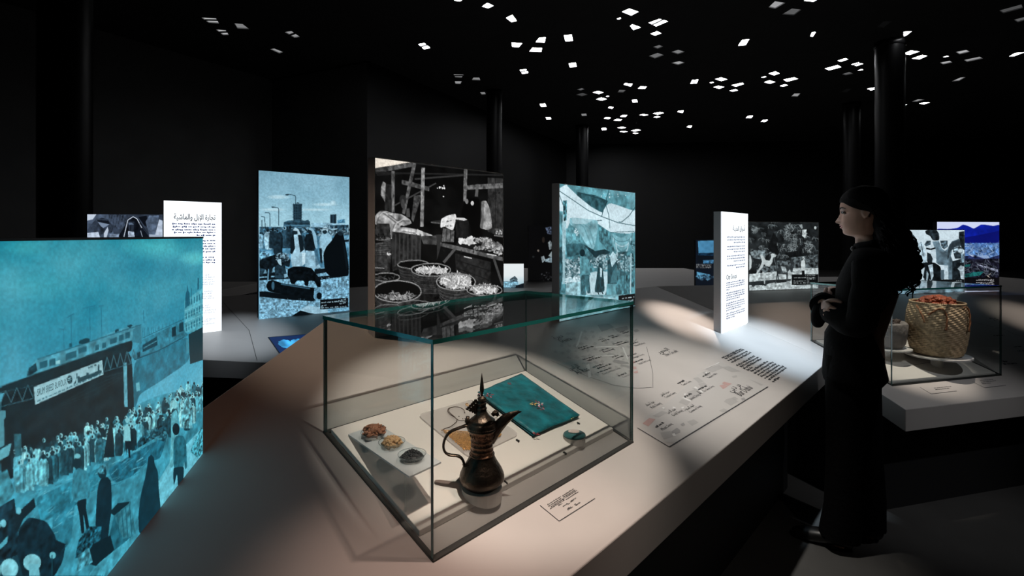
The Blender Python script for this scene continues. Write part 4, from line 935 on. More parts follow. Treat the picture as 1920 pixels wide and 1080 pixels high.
# --- veiled women print (behind the text panel)
root, b, e, nb, ht, wd = free_panel('dark blue-grey backlit photo of veiled women, mostly hidden behind the teal panel', 163.5, 306, 545, 5.2, 88, 402, housing=M_sidedark)
pc = Pic(b, e, wd, ht, 190, 180, ((4, 6, 12), (98, 116, 142), (226, 236, 250))); pc.view(150, 370, 4.32); P = pc.poly
pc.img[:] = pc.col(60); pc.grain(.5, 20, 3)
P([(60,130),(240,140),(280,330),(60,330)], 92, 1, (.3, 14, 1)); P([(60,130),(135,138),(105,180),(60,190)], 225); P([(230,140),(390,145),(370,220),(330,260),(260,250)], 62, 1, (.5, 9, 2)); 
for x in range(250, 380, 22): pc.line([(x,145),(x-18,240)], 5, 95, .7)
P([(62,260),(120,190),(175,165),(230,180),(270,240),(262,290),(180,300),(62,330)], 58, 1, (.4, 10, 3)); P([(140,185),(230,190),(246,215),(190,225),(150,210)], 20); P([(145,200),(240,220),(190,250),(170,235)], 150); P([(60,290),(150,280),(165,330),(60,330)], 205, 1, (.15, 8, 4)); P([(195,290),(225,240),(232,270),(215,330),(195,330)], 215); P([(240,300),(350,295),(350,330),(240,330)], 150, 1, (.3, 8, 5))
P([(300,330),(360,240),(382,180),(420,152),(470,170),(520,250),(570,330)], 14, 1, (.5, 8, 6)); pc.line([(356,320),(372,250),(388,185),(430,158),(462,175),(500,248)], 6, 235); P([(388,195),(440,200),(432,275),(395,270)], 46); P([(392,206),(420,208),(436,222),(396,224)], 120); P([(390,275),(438,280),(442,322),(390,322)], 190, 1, (.3, 6, 7)); pc.line([(412,225),(408,270)], 7, 16); pc.line([(490,270),(505,320)], 4, 210); pc.line([(570,330),(480,210)], 4, 60)
P([(470,160),(540,150),(560,250),(520,230)], 12); P([(530,200),(560,150),(640,148),(600,330),(560,300)], 110, 1, (.3, 10, 8)); P([(640,180),(668,190),(668,330),(600,330)], 205, 1, (.15, 10, 9)); P([(560,300),(680,310),(680,345),(560,345)], 190)
add_print(root, pc, 1.0, 'print_veils')

# --- flat dark blue screen on the far table
q = [on_plane(zback, x, y, 0.003) for x, y in ((502, 632), (580, 626), (612, 646), (530, 672))]
scr = empty('table_screen', sum(q, Vector((0, 0, 0))) / 4, 'dark blue screen lying flush in the pale far table', 'screen')
MB().prism([p - Vector((0, 0, 0.004)) for p in q], q).build('bezel', M_sidedark, scr)
e = (q[1] - q[0]); g = (q[3] - q[0]); w_, h_ = 90, 60
gx = np.linspace(.02, .98, w_); gy = np.linspace(.03, .97, h_)
vs = [q[0] + e * x + g * y + Vector((0, 0, .0012)) for y in gy for x in gx]
fs = [(j * w_ + i, j * w_ + i + 1, (j + 1) * w_ + i + 1, (j + 1) * w_ + i) for j in range(h_ - 1) for i in range(w_ - 1)]
me = bpy.data.meshes.new('screen_image'); me.from_pydata(vs, [], fs)
img = np.tile(np.array([8, 34, 84.]), (h_, w_, 1)); nz = fnoise(h_, w_, 22, 4, 3)
for cx, cy, rx, ry in ((.25, .38, .16, .2), (.6, .34, .14, .16), (.5, .7, .2, .12)):
    X, Y = np.meshgrid(np.linspace(0, 1, w_), np.linspace(0, 1, h_)); m = (((X - cx) / rx) ** 2 + ((Y - cy) / ry) ** 2 < 1 + (nz - .5) * 2)
    img[m] = np.array([60, 150, 210]) * (0.5 + nz[m][:, None])
c = np.clip(img.reshape(-1, 3) / 255, 0, 1) ** 2.2
a = me.color_attributes.new('print', 'FLOAT_COLOR', 'POINT'); a.data.foreach_set('color', np.concatenate([c, np.ones((len(c), 1))], 1).ravel().astype(np.float32))
link('screen_image', me, print_mat('print_screen', 1.0), scr)

# --- camel and donkey print
bl = on_right(1404, 545.5)
root, b, e, nb, ht = lightbox('black and white backlit photo of a camel and donkey before palm trees', bl, DR, 1, (CY - 415) / FPX * bl.y, 0.045, SR) if False else (None,) * 5
r = (1535 - CX) / FPX; wd = (r * bl.y - bl.x) / (DR.x - r * DR.y)
root, b, e, nb, ht = lightbox('black and white backlit photo of a camel and donkey before palm trees', bl, DR, wd, (CY - 415.3) / FPX * bl.y, 0.045, SR)
pc = Pic(b, e, wd, ht, 170, 165, ((8, 9, 10), (104, 116, 120), (232, 242, 242))); pc.view(1400, 400, 6.75); P = pc.poly
pc.img[:] = pc.col(28); pc.grain(.9, 14, 1, 5)
rr = random.Random(2)
for k in range(70):
    cx, cy = rr.uniform(20, 900), rr.uniform(110, 640)
    for j in range(9):
        a = rr.uniform(-.2, 3.4); L = rr.uniform(20, 62); pc.line([(cx, cy), (cx + L * .6 * math.cos(a), cy + L * .35 * math.sin(a)), (cx + L * math.cos(a), cy + L * abs(math.sin(a)) + 8)], 4, rr.choice((60, 90, 140, 190, 44)), .75)
for cx, cy, rx, ry in ((540,190,60,50),(550,310,90,60),(580,430,70,45),(110,210,35,40),(780,420,50,70)): pc.blobs(cx, cy, rx, ry, 60, 9, 60, 190, int(cx), 2.6, a=.8)
P([(700,210),(755,205),(752,280),(735,318),(700,285)], 215, 1, (.3, 8, 2)); pc.ell(865, 185, 14, 20, 210); P([(660,150),(700,140),(708,190),(690,200)], 190, .8)
for a in ([(270,440),(340,240),(400,330),(340,520)], [(480,500),(640,470),(720,380),(690,540),(560,570)]): P(a, 10, .8, (.5, 8, 3))
P([(560,560),(900,520),(900,690),(560,690)], 70, 1, (.9, 5, 4)); P([(380,600),(600,590),(600,700),(380,700)], 80, 1, (.9, 5, 5)); P([(130,680),(380,650),(380,745),(130,760)], 80, 1, (.9, 5, 6))
P([(15,770),(380,735),(600,690),(905,690),(905,980),(15,985)], 196, 1, (.3, 5, 7)); pc.blobs(450, 900, 430, 60, 240, 5, 120, 235, 8, 1.5, True, .6)
P([(15,872),(120,856),(330,840),(560,830),(560,850),(300,880),(230,910),(15,905)], 40, 1, (.3, 8, 9)); P([(370,850),(520,835),(500,870),(380,880)], 34)
P([(15,520),(50,530),(68,600),(60,690),(15,740)], 212); P([(40,500),(90,470),(170,465),(250,470),(275,520),(230,560),(150,590),(80,560)], 120, 1, (.7, 6, 10)); P([(70,560),(160,580),(190,640),(110,640)], 30)
P([(170,520),(215,540),(240,590),(290,600),(310,560),(305,520),(330,505),(375,530),(365,552),(335,560),(325,620),(290,675),(240,665),(222,640),(205,680),(150,740),(112,860),(92,862),(130,740),(170,680),(195,610)], 208, 1, (.12, 10, 11)); P([(198,735),(220,735),(232,800),(235,890),(222,890),(215,820)], 200); pc.line([(340,555),(370,650),(368,710)], 4, 150); pc.blobs(85, 910, 20, 14, 12, 9, 20, 60, 12); pc.blobs(230, 902, 20, 10, 10, 8, 20, 60, 13)
P([(380,700),(430,665),(500,672),(540,680),(580,650),(592,660),(580,740),(560,745),(545,710),(520,740),(518,862),(505,862),(500,770),(400,770),(412,838),(400,840),(388,790),(370,885),(358,885),(378,780)], 60, 1, (.4, 6, 14)); P([(430,670),(490,676),(510,740),(460,750)], 170, 1, (.4, 6, 15)); P([(545,620),(575,600),(595,620),(585,650),(560,650)], 46)
P([(690,600),(715,585),(735,600),(742,660),(730,722),(695,726),(682,640)], 214, 1, (.12, 8, 16)); pc.ell(717, 568, 14, 20, 215); pc.ell(713, 574, 6, 10, 40); P([(697,726),(730,722),(734,790),(695,792)], 8); pc.line([(690,680),(640,770)], 3, 120)
P([(570,772),(902,770),(902,898),(570,905)], (14,16,17)); 
for y, x0, x1, k in ((792,740,872,1),(818,595,872,2),(834,760,872,3),(860,590,795,4),(884,590,868,5)): pc.words(x0, y, x1, y - 2, 12, 225, k)
pc.grain(.12, 3, 3)
add_print(root, pc, 1.0, 'print_camel', M_rim)

# --- men with camels print
bl = on_right(1668, 553)
r = (1808.5 - CX) / FPX; wd = (r * bl.y - bl.x) / (DR.x - r * DR.y)
root, b, e, nb, ht = lightbox('pale blue backlit photo of robed men with camels, behind the basket case', bl, DR, wd, (CY - 430) / FPX * (bl.y), 0.045, SR)
pc = Pic(b, e, wd, ht, 190, 170, ((4, 6, 8), (98, 122, 136), (224, 240, 248))); pc.view(1690, 410, 8); P = pc.poly
pc.img[:] = pc.col(226); pc.grain(.06, 30, 1)
P([(-200,140),(60,150),(200,260),(260,380),(300,600),(200,1100),(-200,1100)], 60, 1, (.6, 12, 2))
P([(355,190),(400,165),(520,165),(560,220),(570,300),(560,330),(470,330),(430,260),(370,235)], 34, 1, (.7, 8, 3)); P([(345,390),(380,330),(440,330),(440,390),(370,420)], 60, 1, (.7, 6, 4)); P([(580,330),(690,330),(695,420),(640,460),(600,430)], 80, 1, (.8, 5, 5)); P([(860,200),(940,190),(945,480),(900,440),(860,330)], 26, 1, (.6, 6, 6))
P([(465,345),(560,335),(585,400),(610,450),(650,475),(690,450),(720,390),(760,340),(870,300),(880,400),(830,440),(760,470),(740,560),(770,640),(760,930),(690,930),(690,800),(640,700),(560,690),(480,620),(500,460)], 118, 1, (.3, 14, 7)); P([(720,390),(800,330),(880,310),(890,420),(780,450),(740,480),(690,640),(690,500)], 46, .8, (.4, 10, 8)); pc.line([(585,400),(610,450),(650,478),(690,450)], 8, 220)
P([(240,400),(300,340),(340,430),(380,600),(380,660),(300,680),(270,520)], 176, 1, (.35, 9, 9)); pc.line([(300,380),(330,560)], 12, 50, .8)
P([(130,500),(140,430),(180,408),(230,430),(262,500),(268,560),(200,620),(150,570)], 214, 1, (.1, 10, 10)); pc.line([(125,540),(190,550),(262,520)], 20, 20); P([(180,560),(240,580),(230,640),(160,700),(120,720)], 150, 1, (.4, 8, 11))
P([(385,450),(400,405),(440,390),(485,410),(515,460),(525,660),(490,650),(470,580),(440,520),(400,510),(370,480)], 218, 1, (.08, 10, 12)); pc.line([(370,445),(440,462),(510,440)], 24, 16); P([(385,505),(440,530),(470,600),(460,660),(420,690),(385,640)], 30, 1, (.3, 8, 13))
P([(200,760),(280,670),(400,650),(500,660),(590,720),(610,960),(200,960)], 14, 1, (.6, 10, 14)); P([(300,760),(350,730),(330,860),(300,900)], 210); P([(400,700),(470,680),(480,860),(450,930),(430,800)], 190, 1, (.3, 8, 15)); P([(380,780),(410,830),(390,930),(370,930)], 170); P([(440,960),(420,900),(470,960)], 200)
P([(585,770),(640,765),(640,910),(590,910)], 96); P([(640,700),(700,700),(705,910),(640,910)], 205, 1, (.15, 8, 16))
pc.ell(845, 490, 75, 80, 160, tex=(.8, 6, 17)); pc.ell(880, 480, 32, 30, 215); pc.line([(775,460),(840,430),(920,450)], 12, 40, .8); P([(780,520),(840,500),(900,540),(890,600),(800,600)], 40, 1, (.5, 6, 18)); P([(760,640),(830,620),(900,600),(940,560),(940,930),(760,930)], 26, 1, (.5, 8, 19)); P([(840,750),(890,700),(940,720),(940,910),(890,900),(870,780)], 210, 1, (.3, 7, 20)); P([(900,540),(940,520),(940,660),(880,660)], 130, 1, (.6, 6, 21))
P([(20,930),(150,850),(200,850),(220,960),(20,960)], 215, 1, (.12, 8, 22)); P([(225,940),(290,840),(345,900),(340,950)], 215); P([(-100,960),(950,950),(950,1200),(-100,1200)], 120, 1, (.7, 14, 23))
P([(560,912),(942,908),(942,985),(560,985)], (16,18,20)); pc.words(820, 935, 905, 932, 14, 235, 1); pc.words(640, 960, 905, 956, 14, 215, 2); pc.words(780, 978, 905, 975, 13, 215, 3)
pc.grain(.1, 3, 3)
add_print(root, pc, 1.05, 'print_men', M_rim)

# --- blue mountain print, behind
root, b, e, nb, ht, wd = free_panel('deep blue backlit photo of mountains above a pale valley, furthest panel on that side', 1757, 1873.5, 548, 5.05, 82, 416, housing=M_sidedark)
pc = Pic(b, e, wd, ht, 170, 180); pc.view(1690, 410, 8); P = pc.poly
pc.img[:] = (206, 214, 244)
P([(530,150),(700,160),(850,140),(920,90),(1000,110),(1085,155),(1200,85),(1380,112),(1480,88),(1480,380),(530,380)], (14,30,150), 1, (.2, 20, 1)); P([(530,300),(900,290),(1150,250),(1480,180),(1480,380),(530,380)], (12,16,96), .8)
P([(530,370),(1480,365),(1480,600),(530,600)], (76,116,172), 1, (.6, 8, 2)); pc.blobs(1200, 480, 270, 100, 240, 14, (30,60,120), (170,196,225), 3, 3.0, True, .6); P([(940,560),(1100,545),(1280,600),(1480,540),(1480,640),(940,640)], (30,38,70), 1, (.6, 8, 4)); P([(1000,530),(1100,560),(1060,570)], (180,195,220)); P([(1120,560),(1280,545),(1330,590),(1240,600)], (150,172,205), .8)
P([(530,620),(1480,600),(1480,1010),(530,1010)], (22,22,34), 1, (.8, 8, 5)); pc.blobs(1200, 740, 260, 110, 140, 10, (50,60,74), (150,160,175), 6, 3.4, True, .6); P([(945,830),(1080,800),(1240,790),(1180,850),(960,880)], (24,84,84), 1, (.5, 6, 7)); P([(945,690),(1040,680),(1020,720),(950,725)], (24,84,84)); P([(1130,680),(1440,760),(1450,800),(1150,700)], (150,156,178), .8, (.6, 4, 8)); pc.line([(1280,850),(1350,900)], 8, (215,205,195)); pc.line([(1300,850),(1340,820)], 7, (200,195,190))
P([(940,880),(1480,880),(1480,1080),(940,1080)], (10,8,10), .85); 
for y, x0, x1, k in ((912,1160,1390,1),(926,1120,1390,2),(940,1330,1390,3),(960,1120,1390,4),(976,1180,1390,5),(990,1230,1390,6)): pc.words(x0, y, x1, y + 2, 11, (225,225,230), k)
add_print(root, pc, 1.0, 'print_mountain')

# --- small panels beyond the ridge
root, b, e, nb, ht, wd = free_panel('small dark blue backlit harbour photo peeking out beside the City Souqs panel', 1304.5, 1352, 536, 5.6, 88, 450, housing=M_sidedark)
pc = Pic(b, e, wd, ht, 60, 90); pc.view(1300, 440, 11.38); P = pc.poly
pc.img[:] = (16,22,32); P([(100,140),(620,120),(620,400),(115,395)], (74,136,176), 1, (.1, 12, 1)); P([(100,395),(620,380),(620,460),(100,450)], (20,44,66), 1, (.5, 5, 2)); P([(95,440),(620,470),(620,540),(95,600)], (14,20,28)); P([(210,545),(620,530),(620,610),(215,615)], (60,108,144), 1, (.5, 4, 3)); P([(60,640),(400,630),(400,720),(60,700)], (10,12,16)); P([(80,790),(350,850),(330,920),(80,930)], (84,144,178), 1, (.3, 6, 4)); pc.blobs(240, 910, 200, 50, 60, 22, (12,20,34), (90,140,170), 5)
for y in (640, 660, 690, 708): pc.words(70, y, 390, y + 4, 15, (200,205,210), y)
add_print(root, pc, .9, 'print_harbour')
root, b, e, nb, ht, wd = free_panel('small white backlit photo of a house frame under a pale sky', 942, 982, 539.5, 5.4, 88, 494.5, housing=M_sidedark)
pc = Pic(b, e, wd, ht, 60, 70); pc.view(930, 400, 5.4); P = pc.poly
pc.vgrad([(0, (232,238,240)), (.5, (226,234,236)), (1, (150,190,205))]); P([(140,670),(190,635),(216,665),(216,690),(140,690)], (70,90,100), 1, (.6, 4, 1)); P([(60,690),(225,690),(225,760),(60,770)], (120,165,185), 1, (.5, 4, 2)); P([(200,730),(280,705),(280,770),(190,770)], (16,22,28), 1, (.4, 4, 3)); pc.line([(60,688),(220,690)], 3, (50,70,84)); pc.line([(140,668),(190,637),(218,668)], 4, (30,44,54)); P([(100,750),(280,745),(280,800),(100,800)], (24,30,36))
add_print(root, pc, 1.0, 'print_house')
root, b, e, nb, ht, wd = free_panel('tall dim black photo panel with scattered pale figures beside the teal market panel', 991, 1046, 526.5, 6.2, 80, 423.5, housing=mat('panel_side_far', (0.10, 0.10, 0.10), 0.5))
pc = Pic(b, e, wd, ht, 70, 110); pc.view(930, 400, 5.4); P = pc.poly
pc.img[:] = (9,9,10)
P([(500,150),(560,135),(560,215),(520,210)], (70,80,100), 1, (.8, 4, 1)); P([(525,300),(545,275),(566,300),(560,360),(540,370)], (120,130,134), 1, (.5, 5, 2)); P([(530,430),(566,380),(566,450)], (150,165,170)); P([(455,440),(485,430),(500,470),(470,500)], (150,165,172), 1, (.4, 5, 3)); P([(490,470),(566,440),(566,500),(500,490)], (130,150,160), 1, (.5, 4, 4)); pc.ell(428, 378, 10, 12, (120,112,104)); pc.ell(480, 270, 14, 30, (40,34,30)); pc.ell(380, 440, 12, 10, (34,36,38)); pc.blobs(500, 650, 60, 60, 30, 8, (10,10,12), (70,72,76), 5)
for y in (690, 700, 712): pc.words(352, y, 470, y + 2, 7, (190,190,190), y)
add_print(root, pc, .8, 'print_dim')
# ------------------------------------------------------------------ print on the main table
EX = Vector((D1.x, D1.y, 0)); EY = Vector((D2.x, D2.y, SL)).normalized(); EN = EX.cross(EY)
def zoomed(ox, oy, k): return lambda x, y: (ox + x / k, oy + y / k)
def decal(name, polys, m, parent, zf, z, h):
    mb = MB()
    for pl in polys: mb.add([on_plane(zf, *z(x, y), h) for x, y in pl], [tuple(range(len(pl)))])
    o = mb.build(name, m, parent, fix=False); o['kind'] = 'stuff'; return o
K_base = mat('map_tone', (0.475, 0.455, 0.44), 0.45); K_block = mat('map_block_grey', (0.385, 0.37, 0.36), 0.45); K_dark = mat('map_block_dark', (0.30, 0.29, 0.285), 0.45)
K_pink = mat('map_block_pink', (0.46, 0.30, 0.28), 0.45); K_white = mat('map_street_white', (0.66, 0.65, 0.64), 0.45)
zA = zoomed(1020, 590, 7.2); zB = zoomed(1200, 660, 6.352); zC = zoomed(1080, 610, 9.82); zD = zoomed(1330, 620, 9)
decal('map_land', [[(50,350),(120,290),(250,200),(450,160),(700,130),(900,105),(1150,120),(1270,200),(1310,290),(1190,430),(1230,600),(1270,760),(1300,900),(1290,960),(1200,992),(1050,980),(900,950),(700,910),(500,860),(350,790),(230,690),(100,560),(60,450)]], K_base, main_table, zmain, zA, .0004)
decal('map_land', [[(0,930),(60,780),(300,620),(470,480),(700,260),(960,120),(1240,220),(1530,410),(500,1080),(245,1080)]], K_base, main_table, zmain, zB, .0004)
rr = random.Random(5); G = []
for r in range(9):
    for c in range(13):
        x = 120 + c * 88 + r * 10 + rr.uniform(-18, 18); y = 175 + r * 84 - c * 6 + rr.uniform(-14, 14)
        if not inpoly(Vector((x, y)), [(90,380),(260,220),(700,150),(1130,150),(1230,260),(1160,440),(1210,640),(1240,860),(900,900),(560,830),(300,700),(130,540)]): continue
        if rr.random() < .2: continue
        w, h = rr.uniform(24, 44), rr.uniform(16, 30); s = rr.uniform(-10, 12)
        G.append([(x - w, y + s), (x - w * .2, y - h), (x + w, y - s), (x + w * .25, y + h)])
decal('city_blocks', G, K_block, main_table, zmain, zA, .0008)
decal('city_blocks_dark', [[(720,140),(880,120),(950,170),(780,230)], [(950,190),(1120,150),(1140,200),(1000,230)], [(1205,205),(1260,195),(1290,220),(1230,240)], [(1190,310),(1215,295),(1190,340)], [(1240,330),(1262,322),(1210,390),(1190,395)], [(930,640),(950,600),(1130,640),(1150,665),(1000,660)], [(1030,690),(1040,668),(1150,690),(1150,720)]], K_dark, main_table, zmain, zA, .0010)
decal('city_blocks_pink', [[(1185,450),(1212,440),(1205,580),(1185,590)], [(1180,640),(1225,622),(1235,650),(1180,665)], [(1180,700),(1245,700),(1250,735),(1190,730)], [(1200,775),(1265,752),(1268,785),(1230,792)]], K_pink, main_table, zmain, zA, .0010)
decal('city_streets', [[(430,420),(450,380),(500,225),(520,230),(470,400),(440,440)], [(570,680),(610,660),(640,840),(600,850)], [(1050,430),(1075,440),(1140,600),(1125,610)], [(700,430),(1000,420),(1000,432),(700,445)], [(620,560),(940,545),(940,556),(620,575)]], K_white, main_table, zmain, zA, .0012)
decal('city_blocks_pink', [[(30,850),(110,785),(185,800),(100,885)], [(1000,352),(1095,378),(1045,405),(975,372)], [(945,400),(1000,385),(1045,412),(990,442)]], K_pink, main_table, zmain, zB, .0010)
decal('city_blocks', [[(770,200),(940,155),(1000,185),(860,245)], [(740,245),(780,228),(850,270),(800,285)], [(630,310),(690,300),(760,350),(700,372)], [(690,380),(760,360),(800,390),(730,420)], [(560,480),(640,450),(740,490),(690,540),(600,560)], [(460,600),(500,560),(600,590),(560,640)], [(620,430),(680,440),(740,490),(715,505)], [(1000,590),(1030,560),(1100,545),(1175,590),(1080,640)], [(1090,545),(1130,530),(1170,560),(1130,575)], [(940,700),(1000,670),(1060,700),(990,720)], [(1290,320),(1400,360),(1470,390),(1440,400)], [(1090,290),(1150,275),(1160,300),(1110,310)], [(960,180),(1060,170),(1200,230),(1100,240)], [(240,960),(360,940),(420,1000),(280,1040)], [(560,830),(640,800),(700,840),(620,880)], [(150,760),(260,700),(330,720),(220,780)]], K_block, main_table, zmain, zB, .0008)
decal('city_blocks_dark', [[(370,950),(440,900),(480,930),(480,960),(400,990)], [(480,860),(520,840),(540,870),(500,880)], [(1200,555),(1240,540),(1260,570),(1220,580)]], K_dark, main_table, zmain, zB, .0010)
decal('city_streets', [[(640,420),(660,410),(760,480),(745,490)], [(500,545),(520,535),(610,580),(600,590)], [(750,210),(940,120),(950,130),(770,205)], [(380,975),(410,965),(430,995),(400,1005)], [(670,430),(690,425),(700,438),(680,443)], [(775,240),(795,235),(805,250),(785,256)], [(520,500),(540,492),(550,508),(530,515)], [(260,660),(280,655),(300,670),(280,680)], [(390,650),(425,655),(420,675),(390,670)], [(490,655),(520,650),(522,668),(500,675)]], K_white, main_table, zmain, zB, .0012)
mb = MB()
strip(mb, [(1195, 802), (1255, 838), (1440, 725)], zmain, .0045, .0010)
strip(mb, [(1224, 727), (1224, 700), (1219, 675), (1212, 650)], zmain, .0015, .0010); strip(mb, [(1033, 676), (1100, 705), (1150, 722), (1195, 728), (1222, 726)], zmain, .0015, .0010)
strip(mb, [(1012.7, 947.5), (1048.6, 977), (1115.5, 934.6)], zmain, .0022, .0008)
def label(z, x0, y0, x1, y1, en, ar, tall=1.0, bold=0.0):
    a = on_main(*z(x0, y0), .0014); b = on_main(*z(x1, y1), .0014); w = (b - a).length
    if en: put_text(mb, en, a, EX, EY, size=w / max(1, text2d(en)[3]) * tall if tall else None, width=w, bold=bold, res=1)
    else: put_marks(mb, a, EX, EY, w, .011, int(x0))
    h = w / max(1, text2d(en)[3]) * 1.12 if en else .014
    if ar: put_text(mb, arabic(ar), a + EY * h * .95 - EX * w * .06, EX, EY, size=h * .95, width=w * .82, bold=bold, res=1)
    else: put_marks(mb, a + EY * h * 1.1 - EX * w * .1, EX, EY, w * .8, .010, int(x0) + 1)
label(zB, 1207, 528, 1368, 440, 'Bur Dubai', 'بر دبي', 1.25, .006); label(zC, 35, 905, 275, 830, 'Al Ras', 'الراس', 1.15, .006); label(zA, 245, 375, 388, 338, 'Deira', 'ديرة', 1.15, .002); label(zB, 312, 52, 482, 5, 'The Creek', 'الخور', 1.1)
for a in ((150, 672, 264, 620, 'Fish Souq', 'سوق السمك'), (515, 402, 622, 358, 'Textile Souq', None), (312, 550, 432, 490, 'Cotton Souq', 'سوق القطن'), (818, 316, 934, 262, 'Customs Office', None), (766, 478, 892, 414, 'The Great Souq', None), (612, 572, 716, 514, 'Jewel Souq', None), (402, 768, 518, 704, 'Gold Souq', 'سوق الذهب'), (606, 728, 738, 650, 'Covered Souq', 'السوق المسقوف'), (275, 934, 402, 868, 'Meat Souq', None)): label(zB, *a)
for a in ((1100, 388, 1278, 325, 'New Market', None), (1066, 608, 1262, 543, 'Bargain Souq', None), (1168, 722, 1392, 650, 'Small Fish Souq', None), (872, 968, 1078, 904, 'Covered Souq', None), (512, 908, 828, 794, 'Food and Nuts Souq', None)): label(zC, *a)
for a in ((402, 802, 668, 714), (222, 658, 482, 578), (512, 500, 712, 440), (118, 450, 330, 384), (762, 370, 970, 300), (668, 232, 800, 196), (482, 300, 620, 262), (740, 615, 890, 570), (870, 150, 975, 112)): label(zC, *a, None, None)
k = 0
for (x0, y0), (x1, y1) in (((225,465),(435,255)),((270,478),(495,278)),((325,512),(600,325)),((385,540),(725,372)),((475,595),(780,430)),((540,615),(850,455)),((590,645),(905,480)),((650,672),(750,625)),((715,690),(1025,520)),((770,725),(1105,538)),((830,752),(1155,562)),((890,780),(1215,590)),((950,810),(1285,605)),((1015,832),(1340,635)),((1080,868),(1200,790))):
    k += 1; a, b = on_main(*zD(x0, y0), .0014), on_main(*zD(x1, y1), .0014); put_marks(mb, a, EX, EY, (b - a).length, .0135, 500 + k)
zE = zoomed(1000, 880, 9.815)
for x0, y0, x1, y1 in ((270,652,520,512),(285,682,535,545),(330,690,590,560),(312,730,610,590),(470,668,545,630),(540,490,762,365),(560,515,800,390),(580,530,850,405),(605,560,855,432),(550,685,640,630),(690,590,800,530),(690,605,760,570),(630,735,700,690),(640,752,740,700),(780,670,875,612),(640,645,690,640),(760,655,800,630)):
    k += 1; a, b = on_main(*zE(x0, y0), .0012), on_main(*zE(x1, y1), .0012); put_marks(mb, a, EX, EY, (b - a).length, .0034, 600 + k)
mb.build('table_lettering', M_ink, main_table, fix=False)['label'] = 'black printed place names, caption lines and paragraphs'

# ------------------------------------------------------------------ glass case with the coffee pot
M_glass = glass_mat('case_glass', (0.972, 0.985, 0.98))
M_edge = mat('glass_edge', (0.02, 0.20, 0.18), 0.12, spec=0.8, coat=0.5)
M_edge2 = mat('glass_edge_dark', (0.03, 0.09, 0.085), 0.15, spec=0.8, coat=0.5)
M_gasket = mat('gasket', (0.02, 0.022, 0.02), 0.5)
def pane(name, p, parent, th_faces):
    """glass sheet as a hexahedron; the two large faces are clear, the rim shows green"""
    mb = MB().hexa(p); o = mb.build(name, M_glass, parent)
    o.data.materials.append(M_edge if name == 'glass_lid' else M_edge2)
    ar = sorted(o.data.polygons, key=lambda f: -f.area)
    for f in ar[2:]: f.material_index = 1
    return o
def glass_case(label, P, n_in, zf, ztop, th=0.007, plate=0.010):
    """P: four plan corners (anticlockwise seen from above), walls follow the sloping table"""
    c = sum((Vector(p) for p in P), Vector((0, 0))) / 4
    root = empty('display_case', (c.x, c.y, EYE + zf(c.x, c.y)), label, 'display case', 'glass display cases')
    for i in range(4):
        a, b = Vector(P[i]), Vector(P[(i + 1) % 4]); t = (b - a).normalized(); n = Vector((-t.y, t.x))
        if (c - a).dot(n) < 0: n = -n
        s = 0.0004
        if i % 2 == 0: q = [a, b, b + n * th, a + n * th]
        else: q = [a + t * (th + s), b - t * (th + s), b - t * (th + s) + n * th, a + t * (th + s) + n * th]
        pane('glass_pane', [Vector((x.x, x.y, EYE + zf(x.x, x.y) + 0.0015)) for x in q] + [Vector((x.x, x.y, EYE + ztop)) for x in q], root, None)
        g = [a - n * .0015, b - n * .0015, b + n * (th + .003), a + n * (th + .003)]
        MB().prism([Vector((x.x, x.y, EYE + zf(x.x, x.y) + .0002)) for x in g], [Vector((x.x, x.y, EYE + zf(x.x, x.y) + .0042)) for x in g]).build('gasket', M_gasket, root)
    q = [Vector(p) + (Vector(p) - c).normalized() * 0.002 for p in P]
    pane('glass_lid', [Vector((x.x, x.y, EYE + ztop + 0.0006)) for x in q] + [Vector((x.x, x.y, EYE + ztop + plate)) for x in q], root, None)
    return root
U0, U1, V0, V1, ZT = 0.656, 1.470, 0.821, 1.281, -0.2244
case1 = glass_case('large glass display case with green edges around the coffee pot', [P2(U0, V0), P2(U1, V0), P2(U1, V1), P2(U0, V1)], None, zmain, ZT)
HP = 0.014
vf = 0.885
pq = [(U0 + .014, vf), (U1 - .016, vf), (U1 - .016, V1 - .014), (U0 + .014, V1 - .014)]
M_plat = mat('platform_white', (0.70, 0.66, 0.62), 0.5, var=0.02, vscale=8)
plat = MB().prism([uv_main(u, v, .0006) for u, v in pq], [uv_main(u, v, HP) for u, v in pq]).build('display_platform', M_plat)
tag(plat, 'pale sloping display platform inside the coffee pot case', 'platform'); bevel(plat, .0015)
def on_plat(x, y, h=0.0): return on_main(x, y, HP + h)

# level frosted plate under the dishes
M_frost = frosted_mat('frosted_acrylic', (0.62, 0.66, 0.68), 0.72)
M_dish = glass_mat('dish_glass', (0.95, 0.97, 0.97), 1.4)
M_frost2 = frosted_mat('clear_acrylic', (0.66, 0.62, 0.60), 0.35)
c0 = on_plat(653, 817, .001); zp = c0.z - EYE
c1, c2 = at_level(767.6, 897, zp), at_level(827, 869, zp); c3 = c0 + (c2 - c1)
up = Vector((0, 0, 1)); th = .004
tray = empty('dish_shelf', (c0 + c2) / 2 - up * .02, 'frosted acrylic shelf carrying the three glass dishes', 'shelf')
MB().prism([c0, c1, c2, c3], [p + up * th for p in (c0, c1, c2, c3)]).build('shelf_plate', M_frost, tray)
def foot(p): return Vector((p.x, p.y, EYE + zmain(p.x, p.y) + HP))
for w0, w1 in ((.9, .1), (.9, .9)):
    q0 = c0.lerp(c1, w0).lerp(c3.lerp(c2, w0), w1)
    MB().tube([foot(q0) + up * .0004, Vector((q0.x, q0.y, c0.z))], .0025, 10).build('shelf_leg', M_dish, tray)
zd = zp + th
M_dishrim = glass_mat('dish_rim_glass', (0.80, 0.84, 0.84), 1.8)
lump_cache = {}
